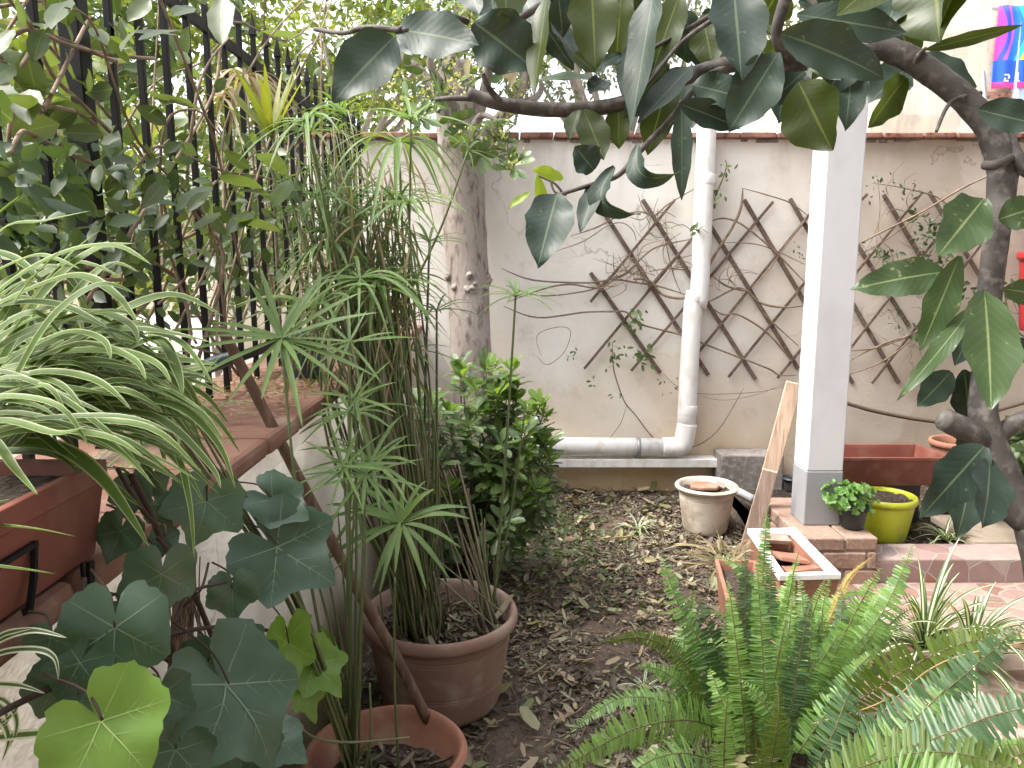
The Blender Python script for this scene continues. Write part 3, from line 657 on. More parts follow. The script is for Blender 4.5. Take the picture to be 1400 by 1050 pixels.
shard("flat broken piece of red clay lying in the weathered beige pot", (1.03, 3.96, .262), [(-.08, -.03), (-.02, -.06), (.05, -.055), (.075, -.01), (.04, .05), (-.03, .06), (-.075, .03)], .016)
shard("small dark broken clay piece beside the flat piece in the weathered beige pot", (1.115, 3.985, .258), [(-.03, -.02), (.02, -.03), (.035, .01), (-.01, .03)], .014, 'terracotta', (.4, .3))
# boards leaning by the post
def board(label, a, b, w, th, mk, up):
    mb = MB(); mb.beam(a, b, w, th, up); return tag(build("wooden_board", mb, M[mk], None, smooth=False, bev=.003), label, "board")
tp = U(1086, 523, 3.70); bt = V3(1.2, 3.70, .02)
board("long pale wooden board leaning upright against the white post", bt, tp, .075, .018, 'board', V3(.25, 1, 0))
mb = MB(); mb.beam(bt + V3(.030, .032, 0), tp + V3(-.004, .032, -.02), .028, .02, V3(.3, 1, 0)); tag(build("wooden_board", mb, M['board_dark'], None, smooth=False, bev=.003), "narrow dark strip of wood behind the long pale board at the white post", "board")
b0 = V3(1.15, 3.60, .02); b1 = U(1053, 643, 3.66)
board("short worn grey-brown board leaning beside the weathered beige pot", b0, b1, .07, .022, 'board_dark', V3(.3, 1, 0))
mb = MB(); mb.tube([U(985, 660, 4.36), U(1030, 683, 4.14)], [.024, .024], 20, 1); p_ = build("pipe_offcut", mb, M['grey_pipe']); tag(p_, "grey plastic pipe offcut lying behind the weathered beige pot", "pipe")
pot("flowerpot", "little black pot with yellow-green top half hidden behind the white post", atZ(1081, 672, .228), .045, .032, .075, 'black_plastic', 'potsoil', .85, .012, .006)
# white rimmed trough with shards
def trough(name, label, corners, h, taper, mk, rim=None, rimw=.02, rimh=.02, soil=None, sz=.75, wall=.01):
    """corners: four rim corners (anticlockwise); body narrows towards the foot"""
    cs = [Vector(c) for c in corners]; cen = sum(cs, Vector()) / 4
    root = thing(name, label, "planter", cen - V3(0, 0, h))
    def ring(f, dz): return [cen + (c - cen) * f + V3(0, 0, dz) for c in cs]
    def off(d, dz):
        out = []
        for i, c in enumerate(cs):
            e1 = (cs[(i + 1) % 4] - c).normalized(); e2 = (cs[i - 1] - c).normalized(); out.append(c + (e1 + e2) * d + V3(0, 0, dz))
        return out
    rings = [off(taper, -h), off(taper * .12, -rimh), off(-.002, -rimh), off(-.002, 0), off(rimw, 0), off(rimw + .004, -rimh), off(taper + wall, -h + .012)]
    mb = MB(); vs = [p for r_ in rings for p in r_]; fs = [(3, 2, 1, 0)]
    mi = []
    for k in range(len(rings) - 1):
        for i in range(4): fs.append((k * 4 + i, k * 4 + (i + 1) % 4, (k + 1) * 4 + (i + 1) % 4, (k + 1) * 4 + i))
    m0 = (len(rings) - 1) * 4; fs.append((m0, m0 + 1, m0 + 2, m0 + 3))
    mb.add(vs, fs)
    if rim:
        for k in range(len(fs)): mb.mi[k] = 1 if 1 + 4 * 1 <= k < 1 + 4 * 4 + 4 else 0
        build("trough_body", mb, [M[mk], M[rim]], root, smooth=False, bev=.005)
    else: build("trough_body", mb, M[mk], root, smooth=False, bev=.005)
    if soil:
        d = taper * (1 - sz) + wall; mb = MB(); q = off(d, -h * (1 - sz)); mb.add(q, [(0, 1, 2, 3)])
        build("trough_soil", mb, M[soil], root)
    return root
z = .285
trough("planter_trough", "white-rimmed clay trough of broken red clay pieces in front of the brick plinth", [V3(1.00, 2.72, z), V3(1.235, 2.735, z), V3(1.245, 3.235, z), V3(1.035, 3.225, z)], .20, .022, 'terra_orange', rim='trough_white', rimw=.026, rimh=.022, soil='potsoil', sz=.55)
shard("long red roof-tile piece leaning across the white-rimmed trough", (1.13, 3.0, .262), [(-.06, -.10), (.05, -.12), (.07, .08), (.02, .12), (-.05, .08)], .016, tilt=(-.25, .1), name="clay_tile")
shard("front clay piece in the white-rimmed trough nearest the fern", (1.12, 2.86, .262), [(-.07, -.08), (.065, -.07), (.075, .05), (-.04, .07)], .016, tilt=(-.3, -.1), name="clay_tile")
shard("pink clay piece at the far end of the white-rimmed trough", (1.13, 3.17, .265), [(-.06, -.02), (.07, -.03), (.06, .02), (-.05, .025)], .02, 'terracotta', tilt=(.3, 0), name="clay_tile")
z = .20
trough("planter_trough", "short red-brown trough half hidden by fern fronds beside the soil", [V3(.80, 2.70, z), V3(1.0, 2.69, z), V3(1.03, 3.07, z), V3(.86, 3.09, z)], .19, .02, 'terra_orange', rimw=.014, rimh=.02, soil='potsoil', sz=.8)
# right hand bed
pot("lime_pot", "lime green plastic pot standing on the kerb-edged bed under the long trough", V3(1.84, 3.65, .086), .150, .105, .222, 'lime', 'potsoil', .9, .035, .008, wob=.003)
z = .465
trough("window_box", "long red-brown plastic trough resting on the lime green pot beside the white post", [V3(1.55, 3.76, z), V3(2.215, 3.76, z), V3(2.20, 4.06, z), V3(1.55, 4.06, z)], .155, .03, 'plastic_red', rimw=.016, rimh=.018)
mb = MB(); mb.box(1.58, 2.12, 3.84, 4.02, .08, .308); tag(build("support_crate", mb, M['black_plastic'], None, smooth=False, bev=.01), "dark crate in the shade holding up the long red-brown trough", "crate")
pot("terracotta_pot", "round orange terracotta bowl pot right of the long red-brown trough", V3(2.40, 4.05, .09), .135, .09, .40, 'terra_orange', 'potsoil', .85, .035, .012)
SBP = V3(1.572, 3.40, .2265)
pot("flowerpot", "small black plastic pot of leafy herb on the brick plinth right of the post", SBP, .070, .048, .105, 'black_plastic', 'potsoil', .9, .014, .006)
pot("wall_pot", "orange clay pot hung on the back wall right edge above the red vase", g(1399, 312, .09), .085, .06, .15, 'terra_orange', 'potsoil', .85, .03, .01)
pot("wall_pot", "tall glossy red pot hung on the back wall at the right edge", g(1412, 452, .09), .12, .07, .46, 'red_pot', 'potsoil', .92, .05, .012)
# window box on the left coping, with its iron bracket
z0 = 1.062
c = [V3(-.765, .22, 1.19), V3(-.538, .22, 1.19), V3(-.538, .985, 1.19), V3(-.765, .985, 1.19)]
trough("window_box", "red-brown window box of variegated spider plant on the clay coping at left edge", c, .126, .015, 'plastic_red', rimw=.010, rimh=.028, soil='potsoil', sz=.85)
root = thing("bracket", "black iron hook bracket around the red-brown window box at left edge", "bracket", (-.54, .86, 1.06))
mb = MB(); q = [atX(-4, 775, -.540), atX(47, 744, -.540), atX(46, 790, -.540), atX(40, 834, -.540), atX(30, 838, -.545)]
for a, b in zip(q, q[1:]): mb.beam(a, b, .006, .006, V3(1, 0, 0)); 
for a in q[1:-1]: mb.box(a.x - .0032, a.x + .0032, a.y - .0032, a.y + .0032, a.z - .0032, a.z + .0032)
build("hook_bar", mb, M['iron'], root, smooth=False)
root = thing("bracket", "black flat iron strap hanging below the coping behind the window box", "bracket", (-.53, 1.02, 1.0))
mb = MB(); q = [atX(123, 768, -.536), atX(124, 812, -.536)]; mb.beam(q[0], q[1], .012, .005, V3(1, 0, 0)); q = [atX(112, 770, -.536), atX(116, 808, -.536)]; mb.beam(q[0], q[1], .004, .004, V3(1, 0, 0)); build("strap", mb, M['iron'], root, smooth=False)
# on the far coping: blue pot, dark roll
bp = atZ(447, 512, 1.062)
pot("blue_pot", "small blue-grey pot on the far coping behind the papyrus stems", V3(-.70, 2.55, 1.062), .085, .06, .14, 'blue_pot', 'potsoil', .9, .02, .006)
mb = MB(); a = U(258, 514, 1.8); b = U(322, 488, 1.8); mb.tube([a, (a + b) / 2 + V3(0, 0, .006), b], [.014, .017, .016], 16, 4); tag(build("tube", mb, M['blue_pot']), "dark blue-green tube lying slanted against the iron railing bars", "tube")
# wooden stake
root = thing("wooden_stake", "long brown wooden stake leaning from between the terracotta pots to the coping", "stake", U(575, 965, 2.0))
a = U(585, 985, 2.05); b = U(300, 448, 1.74); mb = MB(); pts = [a + (b - a) * f + V3(.004 * math.sin(f * 9), 0, .004 * math.sin(f * 14)) for f in (0, .2, .4, .6, .8, 1)]
mb.tube(pts, [.0145, .0145, .014, .0135, .013, .012], 12, 5, jit=.05); build("stake_pole", mb, M['stake'], root)
# ================================================================== NEIGHBOURS beyond the wall
def house(label, x0, x1, y0, y1, z1, wins=(), roof=True, name="house"):
    root = thing(name, label, "house", ((x0 + x1) / 2, (y0 + y1) / 2, .3))
    mb = MB(); mb.box(x0, x1, y0, y1, .25, z1); build("house_wall", mb, M['render'], root, smooth=False)
    mb = MB(); mb.box(x0 - .15, x1 + .15, y0 - .15, y1 + .15, z1 + .002, z1 + .12); build("roof", mb, M['tile'], root, smooth=False)
    return root
hr = house("tall cream rendered house with balcony beyond the back wall at right", 4.3, 12, 9.6, 14, 6.5)
mb = MB(); mb.box(6.0, 6.9, 9.56, 9.595, 2.4, 4.9); w_ = build("window", mb, M['glass_blue'], hr, smooth=False)
mb = MB(); 
for xx in (5.95, 6.9): mb.box(xx, xx + .06, 9.54, 9.598, 2.35, 4.95)
build("window_frame", mb, M['white_paint'], w_, smooth=False)
root = thing("garden_wall", "low cream boundary wall with clay tile ridge far beyond the back wall", "wall", (0, 9.4, .3))
mb = MB(); mb.box(-3.6, 5.2, 9.3, 9.5, .25, 2.75); build("wall_body", mb, M['render'], root, smooth=False)
mb = MB()
for k in range(40): mb.box(-3.6 + k * .22, -3.6 + k * .22 + .21, 9.22, 9.58, 2.752, 2.80)
build("tile_ridge", mb, M['tile'], root, smooth=False)
mb = MB(); mb.box(-9.2, -9.0, -3, 15, .25, 1.5); root = thing("garden_wall", "low white boundary wall seen between the railing bars at left", "wall", (-9.1, 6, .3)); build("wall_body", mb, M['render'], root, smooth=False)
# balcony with laundry
D = 9.15
def B(px, py): return U(px, py, D)
root = thing("balcony", "balcony with brown slab edge and thin railing on the cream house", "balcony", B(1380, 128))
a = B(1346, 134); b_ = B(1460, 122)
mb = MB(); mb.box(a.x, a.x + 1.6, a.y, 9.595, a.z, a.z + .075); build("slab", mb, M['tile'], root, smooth=False, bev=.006)
mb = MB()
for k in range(22): xx = a.x + .03 + k * .072; mb.box(xx - .004, xx + .004, a.y + .03, a.y + .038, a.z + .076, a.z + 1.0)
mb.box(a.x, a.x + 1.6, a.y + .02, a.y + .05, a.z + .99, a.z + 1.02); build("railing", mb, M['steel'], root, smooth=False)
root = thing("lamp_pole", "curved pale grey metal pole rising in front of the balcony", "pole", B(1346, 135))
mb = MB(); mb.tube([B(1347, 150), B(1345, 128), B(1341, 70), B(1334, 20), B(1333, -40)], .030, 10, 5); build("pole_shaft", mb, M['steel'], root)
mb = MB(); mb.tube([B(1342, 95), B(1318, 92), B(1290, 93), B(1270, 105)], .012, 8, 4); build("stay", mb, M['steel'], root)
root = thing("drying_rack", "thin wire drying rack hung on the cream house left of the pale pole", "rack", B(1320, 40))
mb = MB()
for (x0, y0, x1, y1) in ((1299, 20, 1325, 40), (1299, 40, 1340, 40), (1305, 42, 1300, 105), (1313, 42, 1308, 108), (1329, 42, 1322, 116), (1335, 42, 1330, 120), (1342, 38, 1375, 20), (1299, 40, 1299, 38), (1380, 20, 1420, 16)): mb.tube([B(x0, y0), B(x1, y1)], .007, 6, 1)
build("wires", mb, M['steel'], root)
mb = MB(); mb.beam(B(1299, 38), B(1345, 38), .05, .05, V3(0, 1, 0)); build("rack_shelf", mb, M['white_paint'], root, smooth=False)
# striped beach towel
mtow, nt, bs = mat("beach_towel_cloth"); v = coord(nt, (1, 1, 1)); sep = nt.nodes.new("ShaderNodeSeparateXYZ"); L(nt, v, sep.inputs[0])
t0 = B(1352, 122); t1 = B(1430, 15); 
fx = math_(nt, 'DIVIDE', math_(nt, 'SUBTRACT', sep.outputs[0], t0.x), t1.x - t0.x); fz = math_(nt, 'DIVIDE', math_(nt, 'SUBTRACT', sep.outputs[2], t0.z), t1.z - t0.z)
wav = math_(nt, 'ADD', fx, math_(nt, 'MULTIPLY', math_(nt, 'SINE', math_(nt, 'MULTIPLY', fz, 7.0)), .07))
cA = ramp(nt, wav, [(0, (.75, .05, .32)), (.10, (.05, .08, .62)), (.19, (.55, .10, .55)), (.25, (.02, .16, .70)), (.40, (.02, .45, .40)), (.48, (.75, .55, .03)), (.56, (.75, .14, .03)), (.66, (.03, .42, .36)), (.80, (.02, .14, .65))], 'CONSTANT').outputs[0]
cB = mixc(nt, ramp(nt, fz, [(.07, (1, 1, 1)), (.071, (0, 0, 0))], 'CONSTANT').outputs[0], cA, (.78, .07, .34))
cC = mixc(nt, ramp(nt, fz, [(0, (0, 0, 0)), (.071, (1, 1, 1)), (.34, (0, 0, 0))], 'CONSTANT').outputs[0], cB, (.02, .10, .62))
L(nt, cC, bs.inputs["Base Color"]); bs.inputs["Roughness"].default_value = .9
mb = MB(); nx, nz = 30, 12
for j in range(nz + 1):
    for i in range(nx + 1):
        u, w = i / nx, j / nz; mb.v.append((t0.x + (t1.x - t0.x) * u - .05 * w * (1 - u) + .06 * w, t0.y - .05 + .022 * math.sin(u * 22 + w * 2), t0.z + (t1.z - t0.z) * w)); mb.uv.append((u, w))
for j in range(nz):
    for i in range(nx): q = j * (nx + 1) + i; mb.f.append((q, q + 1, q + nx + 2, q + nx + 1)); mb.mi.append(0)
tw = build("beach_towel", mb, mtow); s_ = tw.modifiers.new("thickness", 'SOLIDIFY'); s_.thickness = .006
tag(tw, "bright blue and pink striped beach towel hanging over the balcony railing", "towel")
for fig in (((1366, 104, 1372, 106), (1366, 112, 1372, 114), (1370.9, 105.9, 1373, 110), (1366, 109, 1368, 112.1)), ((1382, 102, 1385, 112.1), (1380, 112, 1387, 114))):
    mb = MB()
    for k, (x0, y0, x1, y1) in enumerate(fig): p0, p1 = B(x0, y1), B(x1, y0); mb.box(p0.x, p1.x, t0.y - .083 - .002 * k, t0.y - .076, p0.z, p1.z)
    build("towel_figure", mb, M['white_paint'], tw, smooth=False)
def cloth(label, x0, y0, x1, y1, mk, skew=0, dy=0):
    p0, p1 = B(x0, y1), B(x1, y0); mb = MB(); nx, nz = 14, 6
    for j in range(nz + 1):
        for i in range(nx + 1):
            u, w = i / nx, j / nz; mb.v.append((p0.x + (p1.x - p0.x) * u + skew * (w - 1), p0.y + dy + .02 * math.sin(u * 12 + w), p0.z + (p1.z - p0.z) * w)); mb.uv.append((u, w))
    for j in range(nz):
        for i in range(nx): q = j * (nx + 1) + i; mb.f.append((q, q + 1, q + nx + 2, q + nx + 1)); mb.mi.append(0)
    o = build("laundry", mb, M[mk]); s_ = o.modifiers.new("thickness", 'SOLIDIFY'); s_.thickness = .005; tag(o, label, "laundry")
cloth("dark narrow garment hanging left of the bright beach towel", 1356, 30, 1365, 95, 'cloth_dark', .09)
cloth("pale lilac cloth hanging above the bright beach towel", 1345, -30, 1376, 22, 'cloth_lilac', .0, .1)
# ================================================================== PLANTS
def unit(n): v = rng.normal(0, 1, (n, 3)); return v / np.linalg.norm(v, axis=1, keepdims=True)
def crown(mb, blobs, n, ln, wr=.45, tp=T_OVAL, shell=.35, up=.6, droop=.3, mi=0, clump=None):
    """leaves in tufts spread through the volume of ellipsoids (centre, radii)"""
    vol = np.array([b[1][0] * b[1][1] * b[1][2] for b in blobs]); pr = vol / vol.sum()
    nc = max(1, int(n / (clump or 7)))
    which = rng.choice(len(blobs), nc, p=pr); c = np.array([tuple(blobs[k][0]) for k in which]); r = np.array([blobs[k][1] for k in which])
    d = unit(nc); rad = (shell + (1 - shell) * rng.random((nc, 1))) ** .6
    tc = c + d * rad * r
    k = np.repeat(np.arange(nc), clump or 7); m = len(k)
    dirs = unit(m) + d[k] * .7; dirs[:, 2] += ru(-.1, .1) - droop * .3
    P_ = tc[k] + dirs * ln * .25 + rng.normal(0, ln * .5, (m, 3))
    Nn = rng.normal(0, .5, (m, 3)); Nn[:, 2] += up
    l = rng.uniform(.65, 1.25, m) * ln; mb.scatter(P_, dirs, Nn, l, l * wr, tp, mi)
def limbs(mb, base, tips, r0, sides=7, wob=.1):
    for t in tips:
        t = Vector(t); m1 = base + (t - base) * .4 + V3(ru(-wob, wob), ru(-wob, wob), ru(0, wob)); m2 = base + (t - base) * .75 + V3(ru(-wob, wob), ru(-wob, wob), ru(0, wob))
        mb.tube([base, m1, m2, t], [r0, r0 * .65, r0 * .4, r0 * .15], sides, 4)
def tree(name, label, cat, base, top, blobs, n, ln, mk, r0, group=None, wr=.45, tp=T_OVAL, shell=.35, clump=None, barkk='bark', nl=14):
    base = Vector(base); top = Vector(top); root = thing(name, label, cat, base, group)
    mb = MB(); mb.tube([base, base + (top - base) * .5 + V3(ru(-.05, .05), 0, 0), top], [r0, r0 * .8, r0 * .6], 10, 5, jit=.05)
    tips = []
    for i in range(nl):
        b = random.choice(blobs); d = unit(1)[0]; tips.append(Vector(b[0]) + Vector((d[0] * b[1][0], d[1] * b[1][1], d[2] * b[1][2])) * .8)
    limbs(mb, top, tips, r0 * .5); build("trunk" if cat == "tree" else "stems", mb, M[barkk], root)
    mb = MB(); crown(mb, blobs, n, ln, wr, tp, shell, clump=clump); build("crown" if cat == "tree" else "foliage", mb, M[mk], root); return root
def whorl(mb, c, ax, n, ln, wr=.42, tp=T_OBO, spread=(.35, 1.0), mi=0):
    ax = Vector(ax).normalized(); x = ax.orthogonal().normalized(); y = ax.cross(x)
    A, P_, Nn, l = [], [], [], []
    o = ru(0, 6)
    for i in range(n):
        a = o + i * 2.4; e = ru(*spread); d = (x * math.cos(a) + y * math.sin(a)) * math.sin(e) + ax * math.cos(e)
        A.append(tuple(d)); P_.append(tuple(Vector(c) - ax * ru(0, ln * .5))); Nn.append(tuple(ax + V3(ru(-.2, .2), ru(-.2, .2), ru(-.2, .2)))); l.append(ln * ru(.7, 1.15))
    l = np.array(l); mb.scatter(np.array(P_), np.array(A), np.array(Nn), l, l * wr, tp, mi)

# --- background trees and shrubs
tree("tree", "pale yellow-green sunlit tree beyond the back wall left of the garden tree trunk", "tree", (-1.5, 6.6, .3), (-1.45, 6.6, 1.9), [((-1.6, 6.6, 3.3), (1.1, .9, .95)), ((-2.4, 6.3, 2.9), (.7, .6, .6)), ((-.9, 6.9, 3.6), (.8, .7, .6))], 6800, .085, 'tree_pale', .07, "trees and shrubs beyond the walls")
tree("tree", "grey-green fine-leaved tree beyond the back wall behind the dark branch", "tree", (1.0, 7.6, .3), (1.0, 7.6, 2.0), [((.5, 7.5, 3.65), (1.2, .8, .75)), ((1.9, 7.8, 3.9), (1.0, .8, .7)), ((-.2, 7.4, 4.1), (.8, .7, .6))], 7500, .075, 'tree_grey', .09, "trees and shrubs beyond the walls", wr=.35)
tree("tree", "tall green tree beyond the railing above the pale yard", "tree", (-3.6, 6.0, .3), (-3.5, 6.0, 1.8), [((-3.6, 5.9, 3.0), (1.0, .9, 1.1)), ((-2.7, 5.6, 3.6), (.7, .7, .7))], 4200, .10, 'tree_green', .08, "trees and shrubs beyond the walls")
tree("tree", "loose green tree close behind the railing at far left", "tree", (-2.6, 2.6, .3), (-2.6, 2.6, 1.6), [((-2.6, 2.5, 2.6), (.6, .5, .5)), ((-2.1, 3.3, 2.6), (.5, .5, .5))], 1300, .10, 'tree_pale', .04, "trees and shrubs beyond the walls")
for i, (x, y, r, h, mk, lb) in enumerate([(-2.0, 2.3, .45, 1.15, 'tree_green', "green shrub behind the railing beside the thick post"), (-2.1, 3.6, .5, 1.3, 'tree_pale', "pale shrub behind the middle of the railing"), (-1.9, 4.9, .5, 1.5, 'tree_green', "green shrub behind the far end of the railing"), (-3.2, 3.4, .6, 1.2, 'tree_grey', "greyish shrub standing in the pale yard by the white house"), (-1.55, 1.5, .35, 1.2, 'tree_green', "dark shrub behind the railing above the window box")]):
    tree("shrub", lb, "shrub", (x, y, .3), (x, y, .7), [((x, y, h), (r, r * .9, r * .9)), ((x + .2, y + .3, h + .5), (r * .6, r * .6, r * .6))], 1200, .08, mk, .025, "trees and shrubs beyond the walls", nl=8, shell=.2)
for x, y, h, r, mk, lb in [(-2.2, 7.2, 2.2, .9, 'tree_green', "dark green tree beyond the far end of the railing"), (-4.6, 8.2, 2.4, 1.2, 'tree_green', "broad green tree deep in the pale yard beyond the railing"), (-4.9, 4.3, 1.9, .9, 'tree_grey', "rounded grey-green tree in the yard behind the middle railing bars"), (-3.9, 2.2, 1.8, .8, 'tree_green', "green tree in the yard behind the thick railing post")]:
    tree("tree", lb, "tree", (x, y, .3), (x, y, h * .55), [((x, y, h), (r, r * .8, r * .9)), ((x + .4 * r, y + .2, h + .8 * r), (r * .7, r * .6, r * .6)), ((x - .5 * r, y, h - .5 * r), (r * .6, r * .6, r * .5))], 3200, .09, mk, .05, "trees and shrubs beyond the walls")
# --- climbing shrub on the railing
root = thing("climbing_shrub", "leafy green climber with tangled stems woven through the black iron railing", "climber", (FX - .05, 1.6, 1.06))
mb = MB()
for i in range(62):
    y = ru(.7, 3.6); z = ru(1.08, 1.5); x = FX + ru(-.18, .1); pts = [V3(x, y, z)]
    dy = ru(-.25, .35); dz = ru(.02, .35)
    for k in range(5):
        x += ru(-.07, .07); y += dy + ru(-.1, .1); z += dz + ru(-.12, .1); dz *= .9
        if k > 2: z -= .06
        pts.append(V3(min(x, -.72), y, max(1.09, z)))
    r = ru(.0018, .0055); mb.tube(pts, [r, r, r * .9, r * .8, r * .6, r * .4], 6, 4)
for p in ([(60, 150), (80, 110), (118, 33), (128, 25)], [(10, 205), (20, 150), (50, 145), (95, 150), (125, 165), (140, 190)], [(15, 210), (30, 180), (55, 190), (95, 210), (130, 225)], [(5, 60), (40, 40), (90, 60), (150, 75), (210, 80)], [(40, 30), (70, 100), (110, 140), (150, 180)], [(190, 225), (215, 200), (260, 215), (310, 235), (370, 245), (420, 270)], [(90, 370), (120, 365), (150, 375)], [(60, 385), (110, 385), (170, 382)], [(30, 90), (60, 50), (100, 60), (160, 85)]):
    mb.tube([atX(q[0], q[1], FX + ru(.03, .09)) for q in p], [.0038] * len(p), 7, 5)
build("stems", mb, M['twig'], root)
lb = MB(); ls = MB()
def clus(n, x0, x1, y0, y1, X0, X1, ln, mbx):
    P_ = np.array([tuple(atX(ru(x0, x1), ru(y0, y1), ru(X0, X1))) for _ in range(n)])
    A = rng.normal(0, 1, (n, 3)); A[:, 2] -= .35; Nn = rng.normal(0, .7, (n, 3)); Nn[:, 2] += .5; Nn[:, 1] -= .6
    l = rng.uniform(.6, 1.2, n) * ln; mbx.scatter(P_, A, Nn, l, l * .55, T_OVAL)
clus(330, -40, 250, 195, 350, -.93, -.70, .048, ls); clus(190, -40, 230, 330, 470, -.95, -.76, .045, ls); clus(110, 230, 420, 240, 420, -.98, -.76, .05, ls)
clus(60, -40, 160, -40, 220, -1.0, -.74, .085, lb); clus(60, 130, 300, -20, 240, -1.05, -.78, .075, lb); clus(70, 250, 420, 180, 330, -.98, -.72, .06, lb); clus(90, 280, 480, -30, 130, -1.15, -.8, .06, lb); clus(60, 180, 330, 230, 380, -.95, -.72, .055, lb)
build("leaves", ls, M['climber_dark'], root); 
for (bx, by, tx, ty, w, X) in [(190, 38, 165, 70, 26, -.62), (205, 0, 175, 30, 28, -.62), (265, 10, 235, 22, 26, -.64), (190, 55, 250, 42, 20, -.66), (250, 50, 180, 45, 22, -.7), (200, 125, 275, 150, 24, -.68), (228, 170, 185, 145, 24, -.68), (205, 155, 262, 140, 22, -.68), (303, -5, 303, 62, 36, -.5), (300, 240, 360, 258, 24, -.62), (310, 262, 370, 268, 22, -.62), (352, 210, 395, 240, 26, -.62), (398, 245, 372, 285, 22, -.62), (400, 250, 412, 280, 18, -.62), (290, 255, 240, 290, 24, -.66), (285, 262, 255, 292, 20, -.64), (320, 300, 385, 318, 22, -.66), (345, 290, 310, 320, 24, -.66), (300, 290, 265, 315, 24, -.66), (230, 245, 195, 285, 22, -.7), (350, 45, 420, 55, 22, -.8), (330, 40, 372, 52, 18, -.9), (425, 75, 428, 110, 16, -1.0), (20, 40, -15, 85, 30, -.72), (15, 130, 55, 150, 28, -.72), (20, 90, -20, 120, 30, -.72), (90, 70, 105, 110, 26, -.8), (60, 40, 45, 85, 30, -.75), (20, 0, 45, 35, 34, -.75), (95, 0, 70, 40, 34, -.75), (135, 300, 125, 335, 26, -.72), (135, 225, 135, 262, 22, -.72), (105, 220, 108, 250, 18, -.72), (340, 230, 305, 205, 18, -.7)]:
    lb.leaf([atX(bx, by, X), atX(tx, ty, X + ru(-.05, .03))], w * abs(X * 1050 / (bx - 700.5)) / 1050 * 1.0, roll=ru(-.5, .5), fold=.15, wave=.03, nl=8)
build("large_leaves", lb, M['climber'], root)

# --- garden tree with ringed trunk (yellow-flowered crown)
tb = [V3(-.29, 4.3, -.05), U(655, 640, 4.36), U(645, 500, 4.36), U(640, 385, 4.36), U(634, 290, 4.36), U(630, 215, 4.36), U(625, 150, 4.36), U(622, 90, 4.36)]
root = thing("tree", "pale grey garden tree trunk with a knobbly band of bark beside the low wall", "tree", (-.29, 4.3, 0))
mb = MB(); mb.tube(tb, [.135, .122, .115, .118, .125, .13, .12, .10], 18, 6, jit=.02); 
c_ = tb[3]; 
tmb = mb
for k in range(9):
    a = ru(-2.9, -.2); q = c_ + V3(.11 * math.cos(a), .11 * math.sin(a), ru(-.05, .05)); mb.tube([q, q + V3(.02 * math.cos(a), .02 * math.sin(a), ru(-.01, .01)), q + V3(.026 * math.cos(a), .026 * math.sin(a), 0)], [ru(.022, .036), ru(.014, .022), .004], 8, 3, jit=.2)
tr = build("trunk", tmb, M['bark'], root)
mb = MB(); tips = [U(560, 120, 4.2), U(690, 205, 4.0), U(520, 30, 4.3), U(700, 20, 4.2), U(800, 60, 4.4), U(640, -60, 4.3), U(590, 60, 3.9), U(680, 165, 4.0), U(740, 110, 4.3)]
limbs(mb, tb[5] + V3(0, 0, -.02), tips, .05); build("limbs", mb, M['bark'], tr)
lb, fl = MB(), MB()
spots = [(690, 205, 4.0), (680, 190, 4.0), (700, 225, 3.95), (665, 165, 4.0), (640, 190, 3.9), (655, 215, 3.9), (590, 130, 4.0), (560, 115, 4.1), (610, 95, 4.1), (650, 100, 4.0), (545, 95, 4.0), (575, 160, 4.0), (700, 165, 4.1), (625, 60, 4.1), (590, 50, 4.2), (690, 60, 4.3), (540, 60, 4.1), (560, 140, 3.9), (610, 120, 3.9), (555, 150, 4.0), (740, 90, 4.3), (780, 70, 4.4), (620, 170, 4.0), (700, 120, 4.2)]
for _ in range(60): spots.append((ru(470, 820), ru(-130, 95), ru(3.9, 4.9)))
for (x, y, t) in spots:
    ax = (RT * ru(-1, 1) + UP * ru(-.4, 1) - FW * ru(-.2, .8)); c = U(x, y, t); whorl(lb, c, ax, 9, .115, .40, spread=(.7, 1.7))
    if rnd() < .6:
        k = 34; Pn = np.array(tuple(c + Vector(ax).normalized() * .03)) + rng.normal(0, .032, (k, 3)); fl.scatter(Pn, unit(k), unit(k), np.full(k, .022), np.full(k, .013), T_OVAL)
build("crown", lb, M['pitto'], root); build("blossom", fl, M['blossom'], root)
# --- low green shrub
root = thing("shrub", "low dense green shrub with bright young tips between tree trunk and terracotta pot", "shrub", (-.18, 3.35, 0))
lb, sm, yb = MB(), MB(), MB()
base = V3(-.16, 3.38, .02)
for i in range(70):
    px = random.gauss(655, 58); py = 490 + 240 * rnd() ** .75; px = min(max(px, 565), 748 - max(0, (560 - py)) * .6); t = ru(3.0, 3.65)
    c = U(px, py, t); ax = (c - base).normalized() + V3(ru(-.3, .3), ru(-.3, .3), .5)
    sm.tube([base + V3(ru(-.12, .12), ru(-.1, .1), 0), base.lerp(c, .6) + V3(ru(-.05, .05), 0, 0), c], [.006, .004, .0025], 5, 3)
    whorl(lb, c, ax, 10, .09, .36, spread=(.4, 1.5))
    for k in range(2): whorl(lb, c - Vector(ax).normalized() * .07 * (k + 1), ax, 6, .09, .36, spread=(1.0, 1.7))
